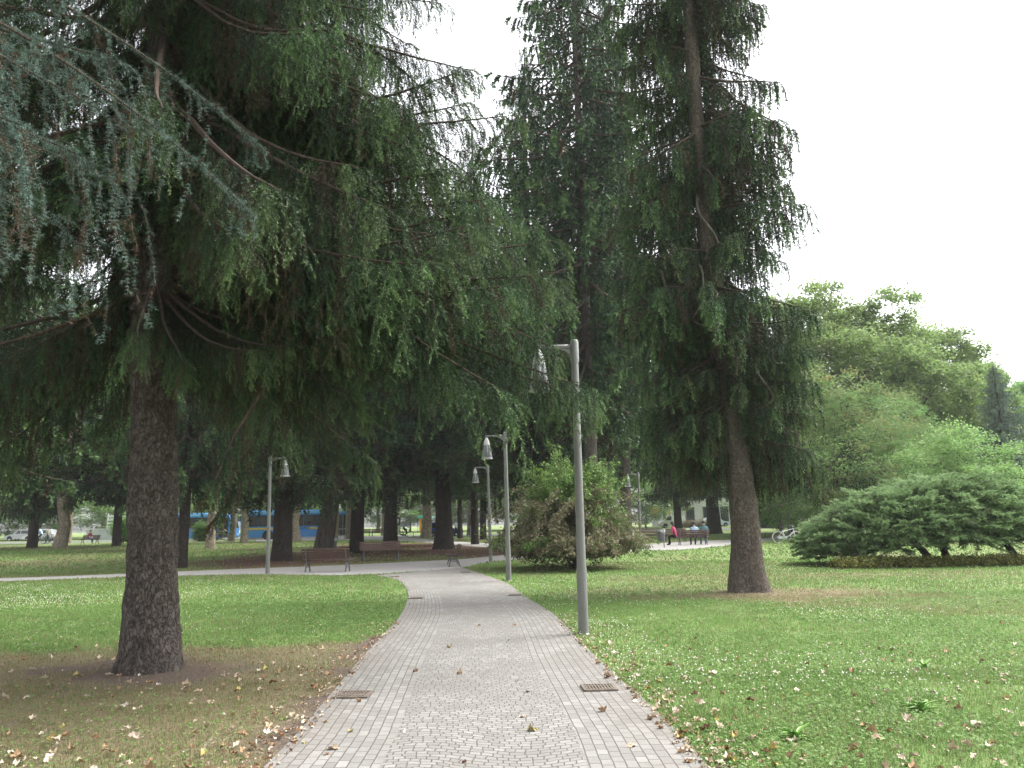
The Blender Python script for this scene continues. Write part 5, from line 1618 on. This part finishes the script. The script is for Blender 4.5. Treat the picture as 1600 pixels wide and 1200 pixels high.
keep = (k > .36).repeat(nB, 1)
Q, DQ = P[keep], D[keep]; kk = np.broadcast_to(k, keep.shape)[keep]
n = 12; M = len(Q)
Pl = np.repeat(Q, n, 0) + rg.normal(0, .085, (M * n, 3)); kk = np.repeat(kk, n)
green = (Pl[:, 2] > 2.8 + .5 * vnoise(Pl[:, 0] * 2, Pl[:, 1] * 2, 0, 3)) | (vnoise(Pl[:, 0] * 1.1 + 5, Pl[:, 1] * 1.1, Pl[:, 2] * 1.1, 12) > .58)
tone = np.where(green, rg.normal(.76, .12, M * n), rg.normal(.38, .16, M * n))
def leaves(Pl, tone, s, rg, up=.5):
    m_ = len(Pl); U = nrm(rg.normal(0, 1, (m_, 3)) + np.array([0, 0, -.4])); N = nrm(np.array([0, 0, up]) + rg.normal(0, .7, (m_, 3)))
    W = nrm(np.cross(U, N)); ss = s * rg.uniform(.6, 1.4, (m_, 1))
    b_, c_, e_ = Pl + U * ss * .45 + W * ss * .28, Pl + U * ss, Pl + U * ss * .45 - W * ss * .28
    return np.concatenate([np.stack([Pl, b_, c_], 1), np.stack([Pl, c_, e_], 1)]), np.concatenate([tone, tone])
fol.tris(*leaves(Pl, np.clip(tone, 0, 1), .1, rg))
# upright green shoots on top
nS = 110
st = np.stack([rg.normal(.25, .6, nS), rg.normal(0, .6, nS), rg.uniform(2.4, 3.0, nS)], -1)
P, D = hang(st, nrm(np.stack([rg.normal(0, .3, nS), rg.normal(0, .3, nS), np.ones(nS)], -1)), rg.uniform(.6, 1.5, nS), 12, .3, rg, .06)
strips(fol, P, .012, .3, 1)
Pl = np.repeat(P[2:].reshape(-1, 3), 9, 0); Pl = Pl + rg.normal(0, .06, Pl.shape)
fol.tris(*leaves(Pl, np.clip(rg.normal(.85, .1, len(Pl)), 0, 1), .1, rg))
p = ground(897, 889)
o = thing('bush', 'round arching bush of dull purple leaves with green shoots on top, behind the nearest lamp', 'bush', p)
put('foliage', fol.mesh('foliage', [M_purple, M_twig]), o, (-.12, 0, .12), s=(.97, 1.0, .92))
g = Geo()
for i in range(9):
    q = i * .7; g.tube(catmull(np.array([(.12 * math.cos(q), .12 * math.sin(q), -.05), (.2 * math.cos(q), .2 * math.sin(q), .5), (.45 * math.cos(q), .4 * math.sin(q), 1.3), (.9 * math.cos(q), .8 * math.sin(q), 2.1)]), 5), np.linspace(.1, .03, 16), 8)
g.build('stem', M_barkD, o)

# --- the big spreading juniper on the right
rg = np.random.default_rng(31)
fol = Fol()
JP = ground(1470, 884)
hw = (at(1690, 880, JP[1])[0] - at(1272, 880, JP[1])[0]) / 2; jx = (at(1690, 880, JP[1])[0] + at(1272, 880, JP[1])[0]) / 2
base = np.array([jx, JP[1] + 1.6, 0.0])
nP = 2700
u = rg.uniform(-1, 1, nP); v = rg.uniform(-1, .8, nP)
keep = u ** 2 + v ** 2 < 1; u, v = u[keep], v[keep]; nP = len(u)
top = (2.25 + 1.15 * np.clip((u + 1) / 1.5, 0, 1)) * (1 - .55 * (u ** 2 + v ** 2) ** 1.6) + .35 * (fbm(u * 4 + 3, v * 4, seed=61) - .5)
bot = .62 + .25 * fbm(u * 3, v * 3, seed=62) - .45 * np.clip(-u * 1.6 - .1, 0, 1)
f = rg.random(nP) ** .6
cen = np.stack([u * hw * .93, v * 2.7, np.maximum(bot, bot + (top - bot) * f)], -1)
az = np.arctan2(v * 2.2, u * 1.2 - .25) + rg.normal(0, .55, nP)
D0 = nrm(np.stack([np.cos(az), np.sin(az), rg.uniform(.05, .55, nP) * (.4 + f)], -1))
L = rg.uniform(.7, 1.35, nP); cen = cen - D0 * L[:, None] * .55
P, D = hang(cen, D0, L, 16, .35, rg, .05)
strips(fol, P[::2], .014, .2, 1)
pt = np.clip(.5 + .3 * (f - .5) + rg.normal(0, .1, nP), .1, 1); pt[rg.random(nP) < .04] = .12
k = np.arange(17) / 16
idx = np.arange(4, 17)
for sgn in (-1, 1):
    Pt, Dt = P[idx].reshape(-1, 3), D[idx].reshape(-1, 3)
    lat = nrm(np.cross(Dt, np.array([0, 0, 1.0])) + rg.normal(0, .35, Dt.shape)) * sgn
    ll = .3 * rg.uniform(.5, 1.2, len(Pt)) * np.repeat(1.15 - .75 * k[idx], nP)
    P2, D2 = hang(Pt, nrm(Dt * .9 + lat * .7 + np.array([0, 0, .1])), ll, 6, .8, rg, .06)
    tn = np.clip(np.repeat(np.tile(pt, len(idx))[None], 7, 0) + .22 * (np.arange(7)[:, None] / 6) ** 2, 0, 1)
    fol.tris(needles(P2.reshape(-1, 3), D2.reshape(-1, 3), 2, .085, .021, .5, rg), np.repeat(tn.ravel(), 2))
o = thing('juniper_shrub', 'large spreading juniper shrub with feathery green sprays on the right lawn', 'shrub', base)
put('foliage', fol.mesh('foliage', [M_juni, M_twig]), o)
for sx, ex, ey in ((at(1481, 885, base[1])[0] - jx, -.3, .3), (at(1592, 885, base[1])[0] - jx, -1.3, 0), (at(1440, 884, base[1] + .8)[0] - jx, -1.6, .2), (at(1650, 884, base[1])[0] - jx, .9, .4)):
    g = Geo(); g.tube(catmull(np.array([(sx, 0, -.05), (sx + ex * .2, ey * .1, .5), (sx + ex * .6, ey * .5, 1.1), (sx + ex, ey, 1.9)]), 6), np.linspace(.15, .05, 19), 10)
    for q in range(4):
        z = .55 + .3 * q; g.tube([(sx + ex * .4, ey * .3, z), (sx + ex * .4 + (-1) ** q * .9, ey + .3 - .3 * q, z + .45), (sx + ex * .4 + (-1) ** q * 1.9, ey - .2 * q, z + .7)], [.05, .03, .012], 7)
    g.build('stem', M_barkD, o)

# --- low shrubs and hedges
def shrub(label, p, rx, ry, h, seed, mat, size=.09, n=90, per=70, name='shrub', cat='shrub', grp=None, rz=0, flat=.8, tone=(.45, .14)):
    rgl = np.random.default_rng(seed); lobes = [(rgl.uniform(-.55, .55) * rx, rgl.uniform(-.4, .4) * ry, h * rgl.uniform(.38, .62), rx * .55, ry * .6, h * .42) for _ in range(max(5, int(rx / max(ry, .1) * 4)))]
    if rx > 2.5 * ry: lobes = [(x, rgl.uniform(-.2, .2) * ry, h * .52, ry * 1.1, ry * .8, h * .46) for x in np.arange(-rx + ry, rx, ry * .9)]
    o = thing(name, label, cat, p, rz, grp)
    put('foliage', leafy_crown(rgl, lobes, n, per, size, .45, [(rgl.uniform(-.4, .4) * rx, 0, .15) for _ in range(5)], flat, tone, .02).mesh('foliage', [mat, M_twig]), o)
    g = Geo()
    for q in range(4): g.tube([(.12 * math.cos(q * 1.6), .1 * math.sin(q * 1.6), -.05), (.3 * math.cos(q * 1.6), .3 * math.sin(q * 1.6), h * .5)], [.035, .015], 6)
    g.build('stem', M_twig, o)
shrub('small round green shrub in front of the left coach', ground(317, 846), 1.2, 1.0, 2.0, 71, M_park, .13)
shrub('dark evergreen hedge behind the white bicycle', ground(1206, 825.5) + [0, 1, 0], 3.6, 1.1, 2.5, 72, M_dark, .14, 260, 80, 'hedge', 'hedge', tone=(.42, .1))
shrub('low brownish hedge in front of the parked cars far right', ground(1090, 824.5), 2.9, .55, 1.0, 73, M_purple, .1, 150, 60, 'hedge', 'hedge', tone=(.25, .1))
shrub('bright green bush just left of the nearest trunk by the white fence', ground(191, 849), 1.3, 1.0, 2.6, 74, M_park, .14, tone=(.75, .1))
# yellowish weeds under the juniper
rg = np.random.default_rng(88)
fol = Fol()
n = 4200; x = base[0] + rg.uniform(-1, 1.1, n) * hw * .9; y = base[1] - 2.2 + rg.normal(0, .28, n)
k = fbm(x * 1.2, y * 1.2, seed=91) > .38; x, y = x[k], y[k]; n = len(x)
P, D = hang(np.stack([x, y, gz(y)], -1), nrm(np.stack([rg.normal(0, .3, n), rg.normal(0, .3, n), np.ones(n)], -1)), rg.uniform(.12, .4, n), 4, .4, rg, .1)
strips(fol, P, .012, .5, 0)
Pl = np.repeat(P[2:].reshape(-1, 3), 2, 0); fol.tris(*leaves(Pl + rg.normal(0, .03, Pl.shape), np.clip(rg.normal(.6, .25, len(Pl)), .1, 1), .07, rg))
M_weed = foliage('yellow_weeds', [(0, (.1, .07, .04)), (.4, (.09, .11, .035)), (.7, (.2, .21, .05)), (1, (.36, .33, .07))], .3)
o = link('weeds', fol.mesh('weeds', [M_weed])); tag(o, 'yellow green weeds along the foot of the juniper', 'weeds'); o['kind'] = 'stuff'

# broad leaved weeds standing in the right lawn
def weed_mesh(seed):
    rg = np.random.default_rng(seed); g = Geo()
    for i in range(18):
        a = i * 2.4 + rg.normal(0, .3); l = rg.uniform(.06, .15); e = rg.uniform(.7, 1.4)
        V, Fs = [], []
        for k in range(6):
            t = k / 5; w = .017 * math.sin(math.pi * (t * .85 + .1)); r = l * t * math.cos(e) + .06 * t * t; z = l * t * math.sin(e) - .05 * t * t
            for s in (-1, 0, 1): V.append((r * math.cos(a) - s * w * math.sin(a), r * math.sin(a) + s * w * math.cos(a), z + abs(s) * .008))
            if k: Fs += [(k * 3 - 3, k * 3 - 2, k * 3 + 1, k * 3), (k * 3 - 2, k * 3 - 1, k * 3 + 2, k * 3 + 1)]
        g.add(V, Fs)
    return g
M_weed2 = paint('weed_leaf_green', (.17, .33, .06), .6, 0, .25, 18)
for px, py, s, lab in ((1444, 1045, 1.0, 'broad leaved weed tuft in the middle of the right lawn, farthest of three'), (1440, 1112, 1.1, 'broad leaved weed tuft in the right lawn among pale leaves, middle of three'),
                       (1245, 1155, 1.1, 'bright broad leaved weed tuft in the right lawn, nearest of three')):
    o = weed_mesh(int(px)).build('weed', M_weed2); o.location = ground(px, py); o.scale = (s,) * 3; tag(o, lab, 'weed')

# --- fallen leaves
def leaf_mesh(seed, mat):
    rg = np.random.default_rng(seed); n = 20; a = np.linspace(0, 2 * math.pi, n, endpoint=False)
    r = .036 * (1 + .16 * np.cos(a * 5 + .3) * (1 - .4 * np.cos(a)) + rg.normal(0, .08, n)) * (1 - .12 * np.cos(a))
    V = [(0, 0, 0)]
    cu, ax = rg.uniform(10, 26), rg.uniform(0, 3.1)
    for f in (.5, 1.0):
        for t, q in zip(a, r): V.append((q * f * math.cos(t) * 1.15, q * f * math.sin(t), 0))
    V = np.array(V); s = V[:, 0] * math.cos(ax) + V[:, 1] * math.sin(ax)
    V[:, 2] = cu * s ** 2 * .9 + rg.normal(0, .005, len(V)) + rg.uniform(-7, 7) * V[:, 0] * V[:, 1] + .006
    sh = np.clip(1 - cu * np.abs(s) * .55, .45, 1); V[:, 0] -= math.cos(ax) * s * (1 - sh); V[:, 1] -= math.sin(ax) * s * (1 - sh)
    Fs = [(0, 1 + k, 1 + (k + 1) % n) for k in range(n)] + [(1 + k, 1 + n + k, 1 + n + (k + 1) % n, 1 + (k + 1) % n) for k in range(n)]
    g = Geo(); g.add(V, Fs)
    g.tube([(-.032, 0, .006), (-.055, .006, .014), (-.075, .0, .01)], .0011, 4)
    return g.mesh('fallen_leaf', mat)
LM = [paint('dry_leaf_%s' % n_, c, .8, 0, .3, 40, .2) for n_, c in (('pale', (.42, .33, .235)), ('tan', (.3, .2, .115)), ('bleached', (.52, .44, .35)), ('brown', (.2, .105, .06)), ('yellow', (.36, .29, .1)))]
leafs = [leaf_mesh(500 + i, LM[(0, 1, 2, 0, 3, 2, 1, 0, 2, 1, 0, 2, 1, 3, 2, 4)[i]]) for i in range(16)]
rg = np.random.default_rng(64)
cand = []
n = 16000
y = 4.3 + 15 * rg.random(n) ** 1.3; x = (rg.random(n) * 2 - 1) * (y * .68 + .6)
elL = np.interp(y, MAIN[0][:, 1][:130], MAIN[0][:, 0][:130]); elR = np.interp(y, MAIN[1][:, 1][:130], MAIN[1][:, 0][:130])
cl = fbm(x * .9, y * .9, seed=66)
right = (x > elR) * np.clip(1.1 - (y - 5) / 6.5, .03, 1) * (.25 + 1.3 * np.clip(cl - .35, 0, 1) * 2)
left = (x < elL) * np.clip(1.15 - (y - 5) / 7.5, .02, 1) * (.2 + 1.2 * np.clip(cl - .3, 0, 1) * 2)
nearR = (np.abs(x - elR - .12) < .25) * np.clip(1.1 - (y - 4.5) / 8, 0, 1) * 1.0
onp = ((x > elL) & (x < elR)) * .009 * (y < 14) + ((x > elL) & (x < elL + .5)) * .035 * (y < 9)
pr = np.maximum(np.maximum(right, left * .85) * .25, np.maximum(nearR * .55, onp))
k = rg.random(n) < pr
k &= np.hypot(x - T1[0], y - T1[1]) > .5
x, y, elL, elR = x[k], y[k], elL[k], elR[k]
vis = np.array([abs((np.array([a, b, -1.6]) @ _r) / (np.array([a, b, -1.6]) @ _f)) < .66 and (np.array([a, b, -1.6]) @ _u) / (np.array([a, b, -1.6]) @ _f) > -.5 for a, b in zip(x, y)])
order = np.argsort(np.where(vis, y, 99)); nI = 250
rest = []
for c_, i in enumerate(order):
    me = leafs[rg.integers(16)]; zone = 'path' if elL[i] < x[i] < elR[i] else ('right' if x[i] >= elR[i] else 'left')
    z = .016 if zone == 'path' else .03
    s = rg.uniform(.45, 1.05)
    if c_ < nI and vis[i]:
        lab, gr = {'path': ('dry fallen leaf lying loose on the grey path setts', 'fallen leaves on the path setts'), 'right': ('dry curled pale brown fallen leaf in the green grass right of the path', 'fallen leaves on the right lawn'),
                   'left': ('dry curled fallen leaf on the brown worn grass left of the path', 'fallen leaves on the dry grass left of the path')}[zone]
        o = tag(link('fallen_leaf', me), lab, 'leaf', gr)
        o.location = (x[i], y[i], z); o.rotation_euler = (rg.normal(0, .3), rg.normal(0, .3), rg.uniform(0, 6.28)); o.scale = (s,) * 3
    else:
        rest.append((x[i], y[i], z, s, me))
for q in range(2600):   # crumbs of old leaves along the path edges and on the worn soil
    yy = 4.2 + 10 * rg.random() ** 1.4; eL, eR = np.interp(yy, MAIN[0][:130, 1], MAIN[0][:130, 0]), np.interp(yy, MAIN[1][:130, 1], MAIN[1][:130, 0])
    w_ = rg.random()
    xx = eR + abs(rg.normal(.02, .25)) - .08 if w_ < .34 else (eL - abs(rg.normal(0, .3)) + .1 if w_ < .62 else (eL - rg.uniform(0, 1) * (4 + .3 * yy) if w_ < .85 else eR + rg.uniform(0, 1) * (3.5 + .3 * yy)))
    rest.append((xx, yy, .02, rg.uniform(.2, .55), leafs[rg.integers(15)]))
nv = []; fv = []; mi_ = []; off = 0
for x_, y_, z_, s_, me in rest:
    co_ = np.array([v.co[:] for v in me.vertices]) @ rotm(rg.normal(0, .3), rg.normal(0, .3), rg.uniform(0, 6.28)).T * s_ + [x_, y_, z_ + float(gz(y_))]
    nv.append(co_); fv += [tuple(q + off for q in p_.vertices) for p_ in me.polygons]; mi_ += [LM.index(me.materials[0])] * len(me.polygons); off += len(co_)
me = bpy.data.meshes.new('leaf_litter'); me.from_pydata(np.concatenate(nv).tolist(), [], fv)
for m_ in LM: me.materials.append(m_)
me.polygons.foreach_set('material_index', np.array(mi_, np.int32)); me.polygons.foreach_set('use_smooth', np.ones(len(mi_), bool)); me.update()
o = link('leaf_litter', me); tag(o, 'scatter of small dry leaf litter in the grass beside the path', 'leaf litter'); o['kind'] = 'stuff'
# ------------------------------------------------------------------ light, sky, camera
m = bpy.data.materials.new('glare_haze'); m.use_nodes = True
nt = m.node_tree; nt.nodes.remove(nt.nodes['Principled BSDF'])
pv = nt.nodes.new('ShaderNodeVolumePrincipled'); pv.inputs['Color'].default_value = (.93, .95, 1, 1); pv.inputs['Density'].default_value = .00032
nt.links.new(pv.outputs[0], nt.nodes['Material Output'].inputs['Volume'])
g = Geo(); g.box((0, 290, 22), (880, 710, 50))  # added haze box, stands in for the lens's veiling glare
hz_ = g.build('haze', m, smooth=False); hz_['kind'] = 'stuff'; tag(hz_, 'thin pale haze volume added to imitate lens glare', 'haze')

EXPO = 1.92
SUN_EL, SUN_AZ = R(52), R(68)      # azimuth measured from +y towards +x: high on the right
w = bpy.data.worlds.new('World'); bpy.context.scene.world = w; w.use_nodes = True
nt = w.node_tree; bg = nt.nodes['Background']
sky = nt.nodes.new('ShaderNodeTexSky'); sky.sky_type = 'NISHITA'; sky.sun_disc = False
sky.sun_elevation = SUN_EL; sky.sun_rotation = SUN_AZ
sky.air_density = 1.0; sky.dust_density = 4.0; sky.ozone_density = 1.0
hs = nt.nodes.new('ShaderNodeHueSaturation'); hs.inputs['Saturation'].default_value = .16   # a closed bright overcast
hs.inputs['Value'].default_value = 1.0
nt.links.new(sky.outputs[0], hs.inputs['Color']); nt.links.new(hs.outputs[0], bg.inputs['Color'])
bg.inputs['Strength'].default_value = .14
sl = bpy.data.lights.new('sun', 'SUN'); sl.energy = 1.3; sl.angle = R(24); sl.color = (1, .975, .94)
so = bpy.data.objects.new('sun', sl); C.objects.link(so)
so.rotation_euler = (R(90) - SUN_EL, 0, R(180) - SUN_AZ)

cd = bpy.data.cameras.new('camera'); cd.sensor_width = 36; cd.lens = F / 1600 * 36; cd.clip_end = 2000; cd.clip_start = .05
co = bpy.data.objects.new('camera', cd); C.objects.link(co)
from mathutils import Matrix
Mx = Matrix(((_r[0], _u[0], -_f[0], 0), (_r[1], _u[1], -_f[1], 0), (_r[2], _u[2], -_f[2], EYE), (0, 0, 0, 1)))
co.matrix_world = Mx
sc = bpy.context.scene
sc.camera = co
sc.view_settings.view_transform = 'Standard'; sc.view_settings.look = 'None'; sc.view_settings.gamma = 1
sc.view_settings.exposure = EXPO
sc.render.engine = 'CYCLES'
cy = sc.cycles
cy.max_bounces = 6; cy.diffuse_bounces = 3; cy.glossy_bounces = 2; cy.transmission_bounces = 6; cy.transparent_max_bounces = 6
cy.volume_bounces = 1
cy.caustics_reflective = False; cy.caustics_refractive = False
cy.use_adaptive_sampling = True; cy.adaptive_threshold = .015
cy.use_denoising = True
